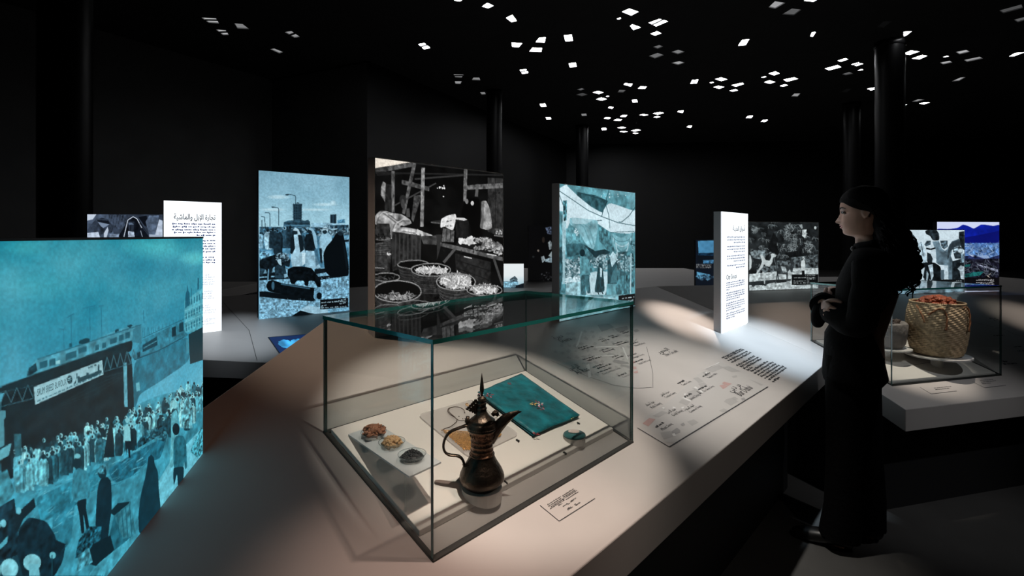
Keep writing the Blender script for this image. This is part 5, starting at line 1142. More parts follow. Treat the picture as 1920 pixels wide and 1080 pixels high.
def lump(kind, seed):
    """a small irregular piece: finger of root, nut or crumb"""
    if (kind, seed) in lump_cache: return lump_cache[(kind, seed)]
    mb = MB(); r = random.Random(seed)
    if kind == 'root':
        pts = [(-.5, 0, 0), (-.3, .06, .02), (0, r.uniform(-.08, .08), .03), (.3, r.uniform(-.1, .1), 0), (.5, 0, 0)]
        mb.tube(smooth_path(pts, 2), [.05, .12, .15, .16, .13, .15, .14, .11, .05], 7)
    else: mb.ball((0, 0, 0), (.5, .36, .3), 7, 5)
    for i, v in enumerate(mb.v):
        n = mnoise.noise_vector(Vector(v) * (4 if kind[:4] != 'date' else 5) + Vector((seed * 3.1, 0, 0))) * (.10 if kind == 'root' else .13 if kind[:4] == 'date' else .05)
        mb.v[i] = tuple(Vector(v) + n)
    me = mb.mesh(kind + '_piece'); me.polygons.foreach_set('use_smooth', [True] * len(me.polygons))
    lump_cache[(kind, seed)] = me
    return me
def heap(kind, name, label, cat, group, m, centre, R, n, size, height, seed, squash=1.0):
    r = random.Random(seed)
    for k in range(n):
        me = lump(kind, k % 6)
        if not me.materials: me.materials.append(m)
        t = k / n; q = R * math.sqrt(1 - t) * r.uniform(.75, 1.0) * (0.86 if t < .5 else 1); a = k * 2.4 + r.uniform(-.4, .4)
        z = height * (.12 + .88 * t ** .9) - height * .1
        o = bpy.data.objects.new(name, me); COL.objects.link(o)
        o.location = centre + Vector((q * math.cos(a), q * math.sin(a), z + size * .2))
        o.rotation_euler = (r.uniform(-.5, .5), r.uniform(-.5, .5), r.uniform(0, 6.28)); s = size * r.uniform(.8, 1.2); o.scale = (s, s, s)
        tag(o, label, cat, group)
dish_px = ((700.5, 817.5, 'shallow clear glass dish heaped with rusty turmeric-like roots'), (734.5, 836, 'shallow clear glass dish heaped with pale almonds'), (772.5, 860, 'shallow clear glass dish heaped with black crumbs'))
M_root = mat('dried_root', (0.30, 0.125, 0.065), 0.75, var=.55, vscale=2.2, bump=.4, bscale=9); M_nut = mat('almond', (0.46, 0.28, 0.13), 0.65, var=.4, vscale=2.5, bump=.3, bscale=9); M_crumb = mat('black_resin', (0.018, 0.019, 0.02), 0.6, var=.5, vscale=40)
RD = .0325
for i, (x, y, lb) in enumerate(dish_px):
    c = at_level(x, y + 2, zd) + up * .0004
    d = empty('glass_dish', c, lb, 'dish', 'glass dishes on the frosted shelf')
    MB().lathe([(.0005, 0), (RD * .78, 0), (RD * .97, .011), (RD, .0135), (RD * .97, .0135), (RD * .94, .0118), (RD * .76, .0022), (.0005, .0022)], 36, c).build('bowl', M_dish, d, True)
    MB().lathe([(RD * 1.0, .0128), (RD * 1.012, .0138), (RD * 1.0, .0148), (RD * .985, .0138)], 36, c, True).build('rim', M_dishrim, d, True)
    cc = c + up * .0026
    if i == 0: heap('root', 'turmeric_root', 'finger of rusty dried root in the dish nearest number 2', 'root', 'dried roots in the dish', M_root, cc, RD * .78, 46, .030, .0195, 3)
    if i == 1: heap('nut', 'almond', 'pale brown almond in the middle dish', 'almond', 'almonds in the dish', M_nut, cc, RD * .84, 96, .0138, .019, 4)
    if i == 2:
        mb = MB(); r = random.Random(6)
        for k in range(420):
            t = r.random(); q = RD * .8 * math.sqrt(r.random()); a = r.uniform(0, 6.283); z = .019 * (1 - (q / (RD * .84)) ** 1.5) * r.uniform(.72, 1.0)
            mb.ball(cc + Vector((q * math.cos(a), q * math.sin(a), z + .002)), [r.uniform(.0012, .003) for _ in range(3)], 5, 4, Matrix.Rotation(r.uniform(0, 3), 3, Vector((r.random(), r.random(), r.random())).normalized()))
        mb.lathe([(.001, 0), (RD * .74, .0), (RD * .8, .006), (RD * .45, .013), (.001, .0165)], 24, cc)
        o = mb.build('resin_crumbs', M_crumb); tag(o, 'heap of black crumbly spice in the third dish', 'spice', kind='stuff')

# coffee pot on its levelled round stand
R0 = .049; SZ = SL * R0
pc_ = on_main(903.5, 913, HP + SZ); stand_c = Vector((pc_.x, pc_.y))
def wedge(name, label, c, r, ztop, zf, m, n=40, cat='stand'):
    mb = MB(); ring = [(c.x + r * math.cos(2 * math.pi * k / n), c.y + r * math.sin(2 * math.pi * k / n)) for k in range(n)]
    mb.prism([(x, y, EYE + zf(x, y) + HP + .0004) for x, y in ring], [(x, y, ztop + .001) for x, y in ring])
    o = mb.build(name, m); tag(o, label, cat, 'round wedge stands that level the exhibits'); return o
wedge('wedge_stand', 'round wedge-cut stand beneath the coffee pot', stand_c, R0, pc_.z, zmain, M_plat)
pot_o = Vector((stand_c.x, stand_c.y, pc_.z + .0012)); K = pc_.y * .25 / FPX
pot = empty('coffee_pot', pot_o, 'dark engraved metal coffee pot with beaked spout and spear finial', 'coffee pot')
M_brz = mat('aged_bronze', (0.085, 0.062, 0.047), 0.36, metal=.85, var=.45, vscale=30, bump=.25, bscale=120)
M_cop = mat('copper_band', (0.20, 0.105, 0.065), 0.3, metal=.85, var=.5, vscale=60, bump=.35, bscale=200)
def lathe_p(name, prof, m, n=48): return MB().lathe([(max(r, .3) * K, h * K) for r, h in prof], n, pot_o).build(name, m, pot, True)
lathe_p('belly', [(0,0),(112,0),(116,4),(124,10),(122,16),(140,26),(156,40),(167,62),(168,84),(163,104),(150,134),(133,162),(117,186),(104,210),(96,228),(92,240)], M_brz)
nk = lathe_p('neck', [(92,240),(96,243),(96,248),(86,252),(83,272),(86,275),(86,282),(81,286),(80,306),(84,309),(84,316),(80,320),(81,342),(85,345),(85,352),(83,356),(86,385),(92,412),(97,424)], M_cop)
lathe_p('collar', [(97,424),(108,428),(110,440),(104,446),(112,450)], M_brz)
lid = lathe_p('lid', [(104,446),(114,448),(116,456),(110,464),(112,470),(104,484),(95,494),(97,498),(84,508),(70,519),(56,532),(46,546),(38,562),(34,580),(38,584),(38,590),(31,596),(31,618),(35,621),(35,627),(30,631),(30,652),(34,656),(32,664),(20,672),(10,678)], M_brz)
fin = lathe_p('finial', [(8,676),(8,694),(14,708),(17,728),(13,768),(7,812),(.3,852)], M_brz, 16)
mb = MB()
for k in range(44):
    a = 2 * math.pi * k / 44; mb.ball(pot_o + Vector((114 * K * math.cos(a), 114 * K * math.sin(a), 452 * K)), 3.4 * K, 6, 4)
mb.build('bead_rim', M_cop, pot, True)
mb = MB()
for k in range(26):
    a = 2 * math.pi * k / 26
    for h, r_, s in ((395, 89, 7), (262, 85, 4.5), (330, 81, 4.5)): mb.ball(pot_o + Vector((r_ * K * math.cos(a), r_ * K * math.sin(a), h * K)), (s * K * .6, s * K * .6, s * K * (2.0 if h == 395 else 1.2)), 6, 4)
mb.build('engraved_studs', M_cop, pot, True)
SX = Vector((1, .10, 0)).normalized(); SYv = Vector((-SX.y, SX.x, 0))
def pp(x, h, y=0): return pot_o + SX * (x * K) + SYv * (y * K) + up * (h * K)
# spout: a beak with a hooked upper ridge
mb = MB(); path = [(62,330),(92,395),(126,448),(168,492),(215,524),(262,545),(300,552)]; half = [34, 40, 44, 40, 30, 16, 2]; wid = [20, 30, 32, 28, 21, 12, 2]; n = 14; vs = []; fs = []
for i, (x, h) in enumerate(path):
    x2, h2 = path[min(i + 1, 6)]; x1, h1 = path[max(i - 1, 0)]; L = math.hypot(x2 - x1, h2 - h1); tx, tz = (x2 - x1) / L, (h2 - h1) / L
    for k in range(n):
        a = 2 * math.pi * k / n; d = half[i] * math.sin(a); vs.append(pp(x - tz * d, h + tx * d, wid[i] * math.cos(a) * (1 if math.sin(a) < .4 else .8)))
for i in range(6):
    for k in range(n): fs.append((i * n + k, i * n + (k + 1) % n, (i + 1) * n + (k + 1) % n, (i + 1) * n + k))
fs.append(tuple(range(6 * n, 7 * n))); mb.add(vs, fs); spout = mb.build('spout', M_brz, pot, True)
mb = MB()
for k in range(16):
    t = k / 15; x = 96 + 180 * t; h = 500 + 62 * t ** .6 - 4 * t; mb.ball(pp(x, h + 3), 4 * K, 6, 4)
mb.build('ridge_beads', M_cop, spout, True)
mb = MB(); mb.tube([pp(78, 532), pp(92, 546), pp(112, 543), pp(122, 528)], [14 * K, 19 * K, 19 * K, 12 * K], 10); mb.ball(pp(100, 558), 12 * K); mb.build('spout_hood', M_brz, pot, True)
# handle
hp = [(-92,448),(-112,462),(-140,455),(-180,442),(-225,425),(-262,392),(-282,345),(-285,300),(-268,262),(-232,245),(-190,240),(-158,225),(-138,195),(-132,160),(-130,122),(-134,104)]
P_ = smooth_path([pp(x, h) for x, h in hp], 3); nn = len(P_)
mb = MB().tube(P_, [(20 if i < 6 else 14 + 5 * math.sin(i * .12) if i < 26 else 17) * K for i in range(nn)], 10, (1.25, .55)); hd = mb.build('handle', M_brz, pot, True)
mb = MB()
for x, h in ((-178,236),(-160,226),(-147,210),(-139,190),(-136,168),(-134,146)): mb.ball(pp(x - 7, h + 6, -10), (5 * K, 5 * K, 5 * K), 6, 4)
mb.build('handle_studs', mat('pale_stud', (0.55, 0.50, 0.42), .4, metal=.4), hd, True)
mb = MB().tube([pp(-96, 470), pp(-112, 492), pp(-104, 528)], [16 * K, 18 * K, 13 * K], 8); mb.build('hinge', M_brz, pot, True)
# pierced thumb plate
out = [(-116,578)]
for k in range(6):
    t = k / 6; x, h = -116 + 76 * t, 578 + 76 * t; out += [(x - 6, h + 10), (x + 8, h + 14)]
out += [(-38,655),(-26,630),(-24,590),(-34,540),(-44,536),(-46,548),(-58,546),(-60,558),(-74,556),(-78,566),(-92,564),(-98,574)]
mb = MB(); mb.prism([pp(x, h, -5) for x, h in out], [pp(x, h, 5) for x, h in out]); tpz = mb.build('thumb_plate', M_brz, pot)
mb = MB()
for x, h in ((-98,582),(-80,598),(-62,612),(-46,626)): mb.ball(pp(x, h, -5), (4.5 * K, 1.5 * K, 4.5 * K), 6, 4)
mb.build('pierced_spots', mat('pale_spot', (0.5, 0.47, 0.43), .5), tpz, True)
mb = MB().tube([pp(-30, 540), pp(-50, 500), pp(-80, 470), pp(-100, 462)], [7 * K, 9 * K, 9 * K, 8 * K], 8); mb.build('thumb_arm', M_brz, pot, True)

# acrylic sheet and gold necklace
sc = [on_plat(x, y, .0004) for x, y in ((782, 780), (880, 861), (973, 817), (886, 751))]
mb = MB(); ring = []
for i in range(4):
    p, a, b = sc[i], sc[i - 1], sc[(i + 1) % 4]
    for t in (.0, .33, .66, 1.0):
        q0 = p.lerp(a, .09); q1 = p.lerp(b, .09); ring.append(q0.lerp(p, t).lerp(p.lerp(q1, t), t))
mb.prism(ring, [p + EN * .005 for p in ring]); o = mb.build('acrylic_sheet', M_frost2); tag(o, 'rounded clear acrylic sheet beneath the gold necklace', 'sheet')
M_gold = mat('gold', (0.80, 0.40, 0.12), 0.3, metal=.55, var=.35, vscale=120)
M_cord = mat('dark_cord', (0.06, 0.04, 0.03), 0.6)
zN = zoomed(820, 740, 9)
def nk_(x, y, h=0): return on_plat(*zN(x, y), .0056 + h)
neck = empty('necklace', nk_(560, 740), 'gold mesh bib necklace with dark cords on the acrylic sheet', 'necklace')
tl, tr, bl_, br_ = nk_(75, 605), nk_(1060, 672), nk_(430, 918), nk_(760, 925)
mb = MB()
for j in range(17):
    t = j / 16; a = tl.lerp(bl_, t ** .9); b = tr.lerp(br_, t ** .9); m_ = max(3, int((b - a).length / .0038))
    for i in range(m_ + 1):
        if j < 3 or True: mb.ball(a.lerp(b, (i + .5 * (j % 2)) / (m_ + .5)) + EN * .0016, (.0019, .0019, .0016), 6, 4)
o = mb.build('bib_links', M_gold, neck, True); o['kind'] = 'stuff'
mb = MB()
for i in range(9): mb.tube([bl_.lerp(br_, i / 8) + EN * .002, bl_.lerp(br_, i / 8) - EY * .006 + EN * .002], [.0012, .0022], 6)
mb.build('bib_fringe', M_gold, neck, True)
def cord(name, pts, r, m): return MB().tube(smooth_path([nk_(x, y, r) for x, y in pts], 4), r, 6).build(name, m, neck, True)
cord('cord', [(75,605),(140,565),(205,550),(270,505),(315,465),(332,425),(300,388),(225,338),(182,290),(188,235),(270,207),(360,210),(425,238),(455,270),(465,312)], .0011, M_cord)
cord('cord', [(300,380),(240,330),(196,280),(205,232),(262,212)], .0010, M_cord); cord('cord', [(330,405),(360,432),(420,440),(480,432),(540,412)], .0010, M_cord); cord('cord', [(575,900),(578,960),(576,1000)], .0018, M_cord)
for x, y in ((365,365),(430,406),(470,405),(487,404),(463,300)): MB().ball(nk_(x, y, .0014), .0016, 8, 6).build('bead', M_cord, neck, True)
cord('gold_clasp', [(480,150),(500,145),(522,158),(515,180),(490,178),(478,160),(500,175),(540,205),(565,225)], .0011, M_gold)
cord('gold_chain', [(1075,662),(1055,690),(1010,715),(1000,735)], .0022, M_gold)

# folded shawl
M_sh = mat('teal_silk', (0.002, 0.135, 0.165), 0.42, var=.6, vscale=26, bump=.3, bscale=40, sheen=.15)
M_hem = mat('dark_hem', (0.012, 0.025, 0.03), 0.6)
sq = [on_plat(x, y, .0006) for x, y in ((894, 742), (999, 821), (1085, 784.5), (976, 706))]
shawl = empty('folded_shawl', sum(sq, Vector((0, 0, 0))) / 4, 'folded teal silk shawl with small embroidered flowers', 'shawl')
N_ = 22
def layer(i, z0, th, k):
    mb = MB(); n = N_; vs = []; fs = []
    cs = [p.lerp(sum(sq, Vector((0, 0, 0))) / 4, k) for p in sq]
    for s in (0, 1):
        for a in range(n + 1):
            for b in range(n + 1):
                u, v = a / n, b / n; p = cs[0].lerp(cs[1], u).lerp(cs[3].lerp(cs[2], u), v)
                ed = min(u, v, 1 - u, 1 - v); rnd = min(1, ed / .03); w = mnoise.noise(p * 26 + Vector((i * 5, 0, 0))) * .0018 * (1 if s else .3)
                hz = z0 + th * (.5 + (s - .5) * (.35 + .65 * math.sqrt(rnd))) + w * rnd
                vs.append(p + EN * max(hz, .0003) + (EX * mnoise.noise(p * 18 + Vector((0, i, 0))) + EY * mnoise.noise(p * 18 + Vector((9, i, 0)))) * .0016)
    m = (n + 1) ** 2
    for s in (0, 1):
        for a in range(n):
            for b in range(n):
                q = s * m + a * (n + 1) + b; f = (q, q + 1, q + n + 2, q + n + 1); fs.append(f if s else f[::-1])
    bd = [a * (n + 1) for a in range(n)] + [n * (n + 1) + b for b in range(n)] + [a * (n + 1) + n for a in range(n, 0, -1)] + [b for b in range(n, 0, -1)]
    for x, y in zip(bd, bd[1:] + bd[:1]): fs.append((x, y, m + y, m + x))
    return mb.add(vs, fs)
layer(0, 0, .004, .03).build('hem_fold', M_hem, shawl, True); layer(1, .0035, .0052, .012).build('cloth_fold', M_sh, shawl, True); layer(2, .0078, .0026, .03).build('hem_fold', M_hem, shawl, True); layer(3, .0098, .0056, .0).build('cloth_fold', M_sh, shawl, True)
HS = .0168
def motif(cx, cy, s, cols, petals, seed, parts=('petal',)):
    r = random.Random(seed); c = on_main(cx, cy, HP + HS)
    for k in range(petals):
        a = 2 * math.pi * k / petals + r.uniform(-.3, .3); L = s * 1.45 * r.uniform(.7, 1.3); d = EX * math.cos(a) + EY * math.sin(a); t = EX * -math.sin(a) + EY * math.cos(a)
        mb = MB(); mb.add([c + d * L * .15, c + d * L * .55 + t * L * .17, c + d * L, c + d * L * .55 - t * L * .17, c + d * L * .5 + EN * .0012], [(0, 1, 4), (1, 2, 4), (2, 3, 4), (3, 0, 4)])
        mb.build('embroidered_petal', mat('thread_%s' % cols[k % len(cols)], THREAD[cols[k % len(cols)]], .6), shawl)
THREAD = {'red': (0.35, 0.02, 0.03), 'dark': (0.03, 0.012, 0.02), 'white': (0.75, 0.70, 0.70), 'yellow': (0.75, 0.55, 0.15), 'pink': (0.55, 0.16, 0.22)}
motif(1000, 757, .010, ['yellow'], 7, 1); motif(1001, 757, .004, ['red'], 5, 2); motif(1013, 757, .011, ['white', 'pink', 'white'], 5, 3); motif(1015, 765, .013, ['red', 'dark', 'pink', 'dark'], 7, 4); motif(1001, 752, .010, ['red', 'dark'], 5, 5)
motif(955, 719, .006, ['red'], 6, 6); motif(1005, 813, .009, ['red', 'dark', 'red'], 7, 7); motif(917, 741, .012, ['red', 'dark', 'pink', 'red'], 8, 8); motif(903, 741, .010, ['white', 'red', 'pink'], 6, 9); motif(1073, 784, .006, ['yellow', 'dark'], 4, 10)

# round cushion with a pearl cluster
rc = .0335; cc = on_main(1077, 818, HP + SL * rc); c2d = Vector((cc.x, cc.y))
wedge('wedge_stand', 'round wedge-cut stand beneath the small teal cushion', c2d, rc * .985, cc.z, zmain, M_plat)
cu = empty('round_cushion', cc + up * .001, 'small round teal cushion with a pearl cluster on top', 'cushion')
MB().lathe([(.0005, .0012), (rc, .0012), (rc * 1.015, .004), (rc, .007), (rc * .9, .0095), (rc * .5, .0112), (.0005, .0115)], 40, cc).build('pad', mat('teal_velvet', (0.004, 0.10, 0.105), .6, var=.2, vscale=40, sheen=.5), cu, True)
MB().lathe([(rc * 1.01, .003), (rc * 1.03, .004), (rc * 1.01, .005)], 40, cc).build('piping', M_hem, cu, True)
M_pearl = mat('pearl', (0.72, 0.60, 0.56), .25, coat=.6)
pc0 = cc + up * .0115 + Vector((-.001, .005, 0))
cl = empty('pearl_brooch', pc0, 'cluster of pinkish pearls lying on the round teal cushion', 'brooch')
k = 0
for ring_, n in ((0, 1), (.0036, 6), (.0072, 12), (.0106, 18), (.0138, 22)):
    for i in range(n):
        a = 6.283 * i / n + ring_ * 300; k += 1
        o = MB().ball(pc0 + Vector((ring_ * 1.15 * math.cos(a), ring_ * .85 * math.sin(a), .0016 + .0022 * (1 - ring_ / .0138))), .00185, 8, 6).build('pearl', M_pearl, cl, True)

# exhibit numbers on the platform
for s, x, y, lb in (('2', 719, 803.5, 'raised black number 2 beside the dish of roots'), ('1', 951, 907, 'raised black number 1 beside the coffee pot'), ('3', 1061, 852.5, 'raised black number 3 in front of the round cushion'), ('4', 1085, 796, 'raised black number 4 between shawl and cushion'), ('5', 972, 829, 'raised black number 5 beside the necklace sheet')):
    mb = MB(); put_text(mb, s, on_main(x, y, HP + .0022), EX, EY, size=.0165, bold=.022, ext=.12); o = mb.build('exhibit_number', mat('number_black', (.012, .012, .012), .4)); tag(o, lb, 'number', 'raised exhibit numbers')
# ------------------------------------------------------------------ second glass case with the basket
EXR = Vector((DR.x, DR.y, 0)); EYR = Vector((NR.x, NR.y, SR)).normalized()
fl, fr, lb_ = on_right(1673, 724), on_right(1878, 704), on_right(1520, 639)
zt2 = (CY - 546) / FPX * fl.y
bk = fr + (lb_ - fl)
case2 = glass_case('long glass display case with green edges around the woven basket', [(fl.x, fl.y), (fr.x, fr.y), (bk.x, bk.y), (lb_.x, lb_.y)], None, zright, zt2)
cq = (fl + fr + bk + lb_) / 4
pq = [p.lerp(cq, .06) for p in (fl, fr, bk, lb_)]
o = MB().prism([Vector((p.x, p.y, EYE + zright(p.x, p.y) + .0006)) for p in pq], [Vector((p.x, p.y, EYE + zright(p.x, p.y) + .010)) for p in pq]).build('display_platform', M_plat)
tag(o, 'pale sloping display platform inside the basket case', 'platform'); bevel(o, .0015)
mb = MB(); strip(mb, [(1694, 687), (1733, 681)], zright, .003, .0112); strip(mb, [(1733, 681), (1800, 672)], zright, .003, .0112); mb.build('platform_joint', M_seam, o)
def disc_stand(label, c, r):
    t = empty('disc_stand', Vector((c.x, c.y, EYE + zright(c.x, c.y) + .010)), label, 'stand', 'round discs that level the basket exhibits')
    MB().lathe([(.0005, -.008), (r, -.008), (r, 0), (.0005, 0)], 48, c).build('disc_top', mat('disc_white', (0.62, 0.60, 0.58), .4), t)
    h = c.z - (EYE + zright(c.x, c.y) + .010)
    n = 20; ring = [(c.x + .03 * math.cos(6.2832 * k / n), c.y + .03 * math.sin(6.2832 * k / n)) for k in range(n)]
    MB().prism([(x, y, EYE + zright(x, y) + .0104) for x, y in ring], [(x, y, c.z - .008) for x, y in ring]).build('disc_post', M_plat, t)
bc = on_right(1757, 664, .075); kpx = bc.y / FPX
disc_stand('thin round disc beneath the woven basket', bc, 56 * kpx * .92)
bo = bc + up * .001
basket_o = empty('woven_basket', bo, 'tall woven straw basket with braided handles, filled with dates', 'basket')
prof = [(0, .70), (.03, .80), (.10, .86), (.25, .93), (.45, .985), (.62, 1.0), (.80, .98), (.92, .93), (1.0, .88)]
HB, RB = 97 * kpx, 46.5 * kpx
def rad(t): return RB * np.interp(t, [p[0] for p in prof], [p[1] for p in prof])
n, m = 240, 120; vs = []; fs = []
for i in range(m + 1):
    t = i / m
    for k in range(n):
        a = 6.2832 * k / n; row = i // 4; ph = (k // 3 + row) % 4
        d = .0022 * (1 if ph in (0, 1) else -1) * math.sin(math.pi * ((i % 4) + .5) / 4) + .0008 * math.sin(math.pi * ((k % 3) + .5) / 3)
        wob = 1 + .02 * math.sin(3 * a + t * 2) + .012 * math.sin(5 * a)
        r = rad(t) * wob + d; vs.append((bo.x + r * math.cos(a), bo.y + r * math.sin(a), bo.z + HB * t))
for i in range(m):
    for k in range(n): fs.append((i * n + k, i * n + (k + 1) % n, (i + 1) * n + (k + 1) % n, (i + 1) * n + k))
M_straw = mat('straw', (0.50, 0.37, 0.23), .7, var=.35, vscale=50, bump=.3, bscale=250)
MB().add(vs, fs).build('woven_wall', M_straw, basket_o, True)
MB().lathe([(.001, .001), (rad(0) * .99, .001), (rad(0) * .99, .004), (.001, .004)], 48, bo).build('basket_floor', M_straw, basket_o)
mb = MB()
for k in range(90):
    a = 6.2832 * k / 90; r = rad(1.0); t_ = Vector((-math.sin(a), math.cos(a), 0)); c = bo + Vector((r * math.cos(a), r * math.sin(a), HB))
    mb.tube([c - t_ * .006 - up * .003, c + t_ * .006 + up * .003], .0042, 6)
mb.build('rim_braid', M_straw, basket_o, True)
M_cord2 = mat('red_brown_cord', (0.30, 0.13, 0.06), .7, var=.3, vscale=80)
zG = zoomed(1660, 400, 3.175)
def on_basket(x, y, off=.004):
    px, py = zG(x, y); r = ray(px, py); o = Vector((0, 0, EYE)); best = None
    for k in range(400):
        p = o + r * (bo.y - .30 + .3 * k / 400); t = (p.z - bo.z) / HB
        if 0 <= t <= 1.05 and math.hypot(p.x - bo.x, p.y - bo.y) < rad(min(t, 1)) + off + .002: return p
    d = bo.y - .02; return o + r * d
def bcord(pts, off=.004):
    P_ = smooth_path([on_basket(x, y, off) for x, y in pts], 4); mb = MB()
    for s in (0, 3.1416):
        q = []
        for i, p in enumerate(P_):
            t = (P_[min(i + 1, len(P_) - 1)] - P_[max(i - 1, 0)]).normalized(); a = t.orthogonal().normalized(); b = t.cross(a); w = i * .9 + s
            q.append(p + (a * math.cos(w) + b * math.sin(w)) * .0024)
        mb.tube(q, .0028, 6)
    return mb.build('handle_cord', M_cord2, basket_o, True)
bcord([(255, 605), (285, 585), (315, 570), (345, 572), (362, 600), (368, 640), (362, 690)], .005); bcord([(185, 545), (205, 580), (222, 615), (232, 650)], .008); bcord([(470, 560), (490, 565), (502, 600), (505, 650), (498, 705)], .01)
mb = MB(); c = on_basket(362, 690); mb.ball(c, .007, 8, 6); mb.build('cord_knot', M_cord2, basket_o, True)
M_date = mat('dates', (0.36, 0.085, 0.04), .5, var=.5, vscale=3, bump=.4, bscale=8)
MB().lathe([(.001, HB * .955), (rad(.95) * .93, HB * .93), (rad(.93) * .9, HB * .90), (.001, HB * .90)], 32, bo).build('packed_layer', mat('packed_dates', (0.10, 0.028, 0.015), .6, var=.5, vscale=60), basket_o, True)
heap('date', 'date_fruit', 'wrinkled red-brown date heaped in the woven basket', 'date', 'dates in the basket', M_date, bo + up * HB * .945, rad(1) * .86, 95, .036, .046, 9)

# dark lumps on a rough grey block, partly behind the woman
gc = on_right(1662, 650, .06)
disc_stand('thin round disc beneath the rough grey bowl', gc, .125)
kb = gc.y / FPX; go = gc + up * .001
gb = empty('stone_bowl', go, 'rough grey bowl of dark lumps beside the basket', 'bowl')
mb = MB().lathe([(.001, 0), (24 * kb, 0), (29 * kb, 8 * kb), (32 * kb, 24 * kb), (33 * kb, 44 * kb), (31 * kb, 48 * kb), (29 * kb, 44 * kb), (.001, 40 * kb)], 36, go)
for i, v in enumerate(mb.v): mb.v[i] = tuple(Vector(v) + mnoise.noise_vector(Vector(v) * 22) * .006 * (1 if v[2] > go.z + .004 else 0))
mb.build('bowl_wall', mat('rough_stone', (0.20, 0.18, 0.17), .85, var=.3, vscale=18, bump=.5, bscale=40), gb, True)
heap('date2', 'dark_lump', 'dark dried lump in the rough grey bowl', 'date', 'dark lumps in the grey bowl', mat('dark_dates', (0.045, 0.028, 0.022), .55, var=.5, vscale=3, bump=.4, bscale=8), go + up * 42 * kb, 27 * kb, 26, .042, .02, 12)

# lettering on the second table
mb = MB()
strip(mb, [(1725, 726), (1746, 738.5), (1794, 733)], zright, .003, .0008); strip(mb, [(1823, 715.5), (1846.5, 727), (1886, 722.5)], zright, .003, .0008)
k = 0
for x0, y0, x1, y1 in ((1752,728,1785,725),(1754,731,1782,728),(1838,714,1862,711),(1840,717,1868,714),(1842,720,1858,718)): k += 1; a, b = on_right(x0, y0, .001), on_right(x1, y1, .001); put_marks(mb, a, EXR, EYR, (b - a).length, .006, 700 + k)
for x0, y0, x1, y1 in ((1856,597.5,1869,597),(1864,600.5,1876,600),(1864,630,1887,630),(1902,651,1917,650),(1910,659,1925,658),(1882,678.5,1892,677.5),(1883,683.5,1911,682)): k += 1; a, b = on_right(x0, y0, .001), on_right(x1, y1, .001); put_marks(mb, a, EXR, EYR, (b - a).length, .014, 700 + k)
strip(mb, [(1820, 603), (1860, 612), (1885, 618), (1900, 626), (1922, 631)], zright, .0025, .0006)
mb.build('table_lettering', M_ink, right_table, fix=False)

# ------------------------------------------------------------------ the visitor
PF = Vector((-.83, .557, 0)).normalized(); PL = Vector((-PF.y, PF.x, 0))
if PL.y > 0: PL = -PL                                     # her left side is turned to the camera
P0 = Vector((1.63, 2.43, 0))
def B(f, l, z): return P0 + PF * f + PL * l + up * z
person = empty('person', P0, 'person in a long black tunic and wide trousers standing with folded arms', 'person')
def loft(rings, n=32, power=2.0):
    """rings: (z, front f, back f, half width[, f-shift]) closed surface"""
    mb = MB(); vs = []; fs = []
    for z, xf, xb, w in rings:
        m_ = (xf + xb) / 2; h = (xf - xb) / 2
        for k in range(n):
            a = 6.2832 * k / n; ca, sa = math.cos(a), math.sin(a)
            ca = math.copysign(abs(ca) ** (2 / power), ca); sa = math.copysign(abs(sa) ** (2 / power), sa)
            vs.append(B(m_ + h * ca, w * sa, z))
    for i in range(len(rings) - 1):
        for k in range(n): fs.append((i * n + k, i * n + (k + 1) % n, (i + 1) * n + (k + 1) % n, (i + 1) * n + k))
    fs.append(tuple(range(n))[::-1]); fs.append(tuple(range((len(rings) - 1) * n, len(rings) * n)))
    return mb.add(vs, fs)
# head and body in one surface
HR = [(1.425,-.020,-.108,.050),(1.445,-.014,-.110,.050),(1.456,.004,-.112,.050),(1.462,.032,-.114,.048),(1.470,.042,-.117,.052),(1.480,.044,-.119,.057),(1.488,.0445,-.121,.060),(1.496,.0515,-.123,.062),(1.5015,.051,-.1235,.063),(1.5035,.0475,-.124,.0635),(1.506,.0525,-.1245,.064),(1.512,.0545,-.126,.0655),(1.520,.0525,-.127,.067),(1.535,.051,-.129,.069),(1.555,.049,-.131,.071),(1.568,.0465,-.132,.072),(1.578,.050,-.132,.073),(1.588,.0555,-.131,.074),(1.602,.056,-.130,.074),(1.622,.052,-.127,.072),(1.645,.036,-.118,.066),(1.664,.010,-.098,.052),(1.676,-.016,-.072,.030),(1.680,-.030,-.058,.012)]
NOSE = [(1.512,0),(1.5165,.006),(1.5195,.019),(1.524,.0235),(1.530,.0225),(1.540,.0165),(1.552,.0115),(1.562,.0085),(1.572,.0075),(1.584,.002),(1.594,0)]
n = 72; vs = []; fs = []; zz = np.concatenate([np.linspace(1.425, 1.60, 66), np.linspace(1.605, 1.680, 14)])
A_ = np.array(HR); Nz = np.array(NOSE)
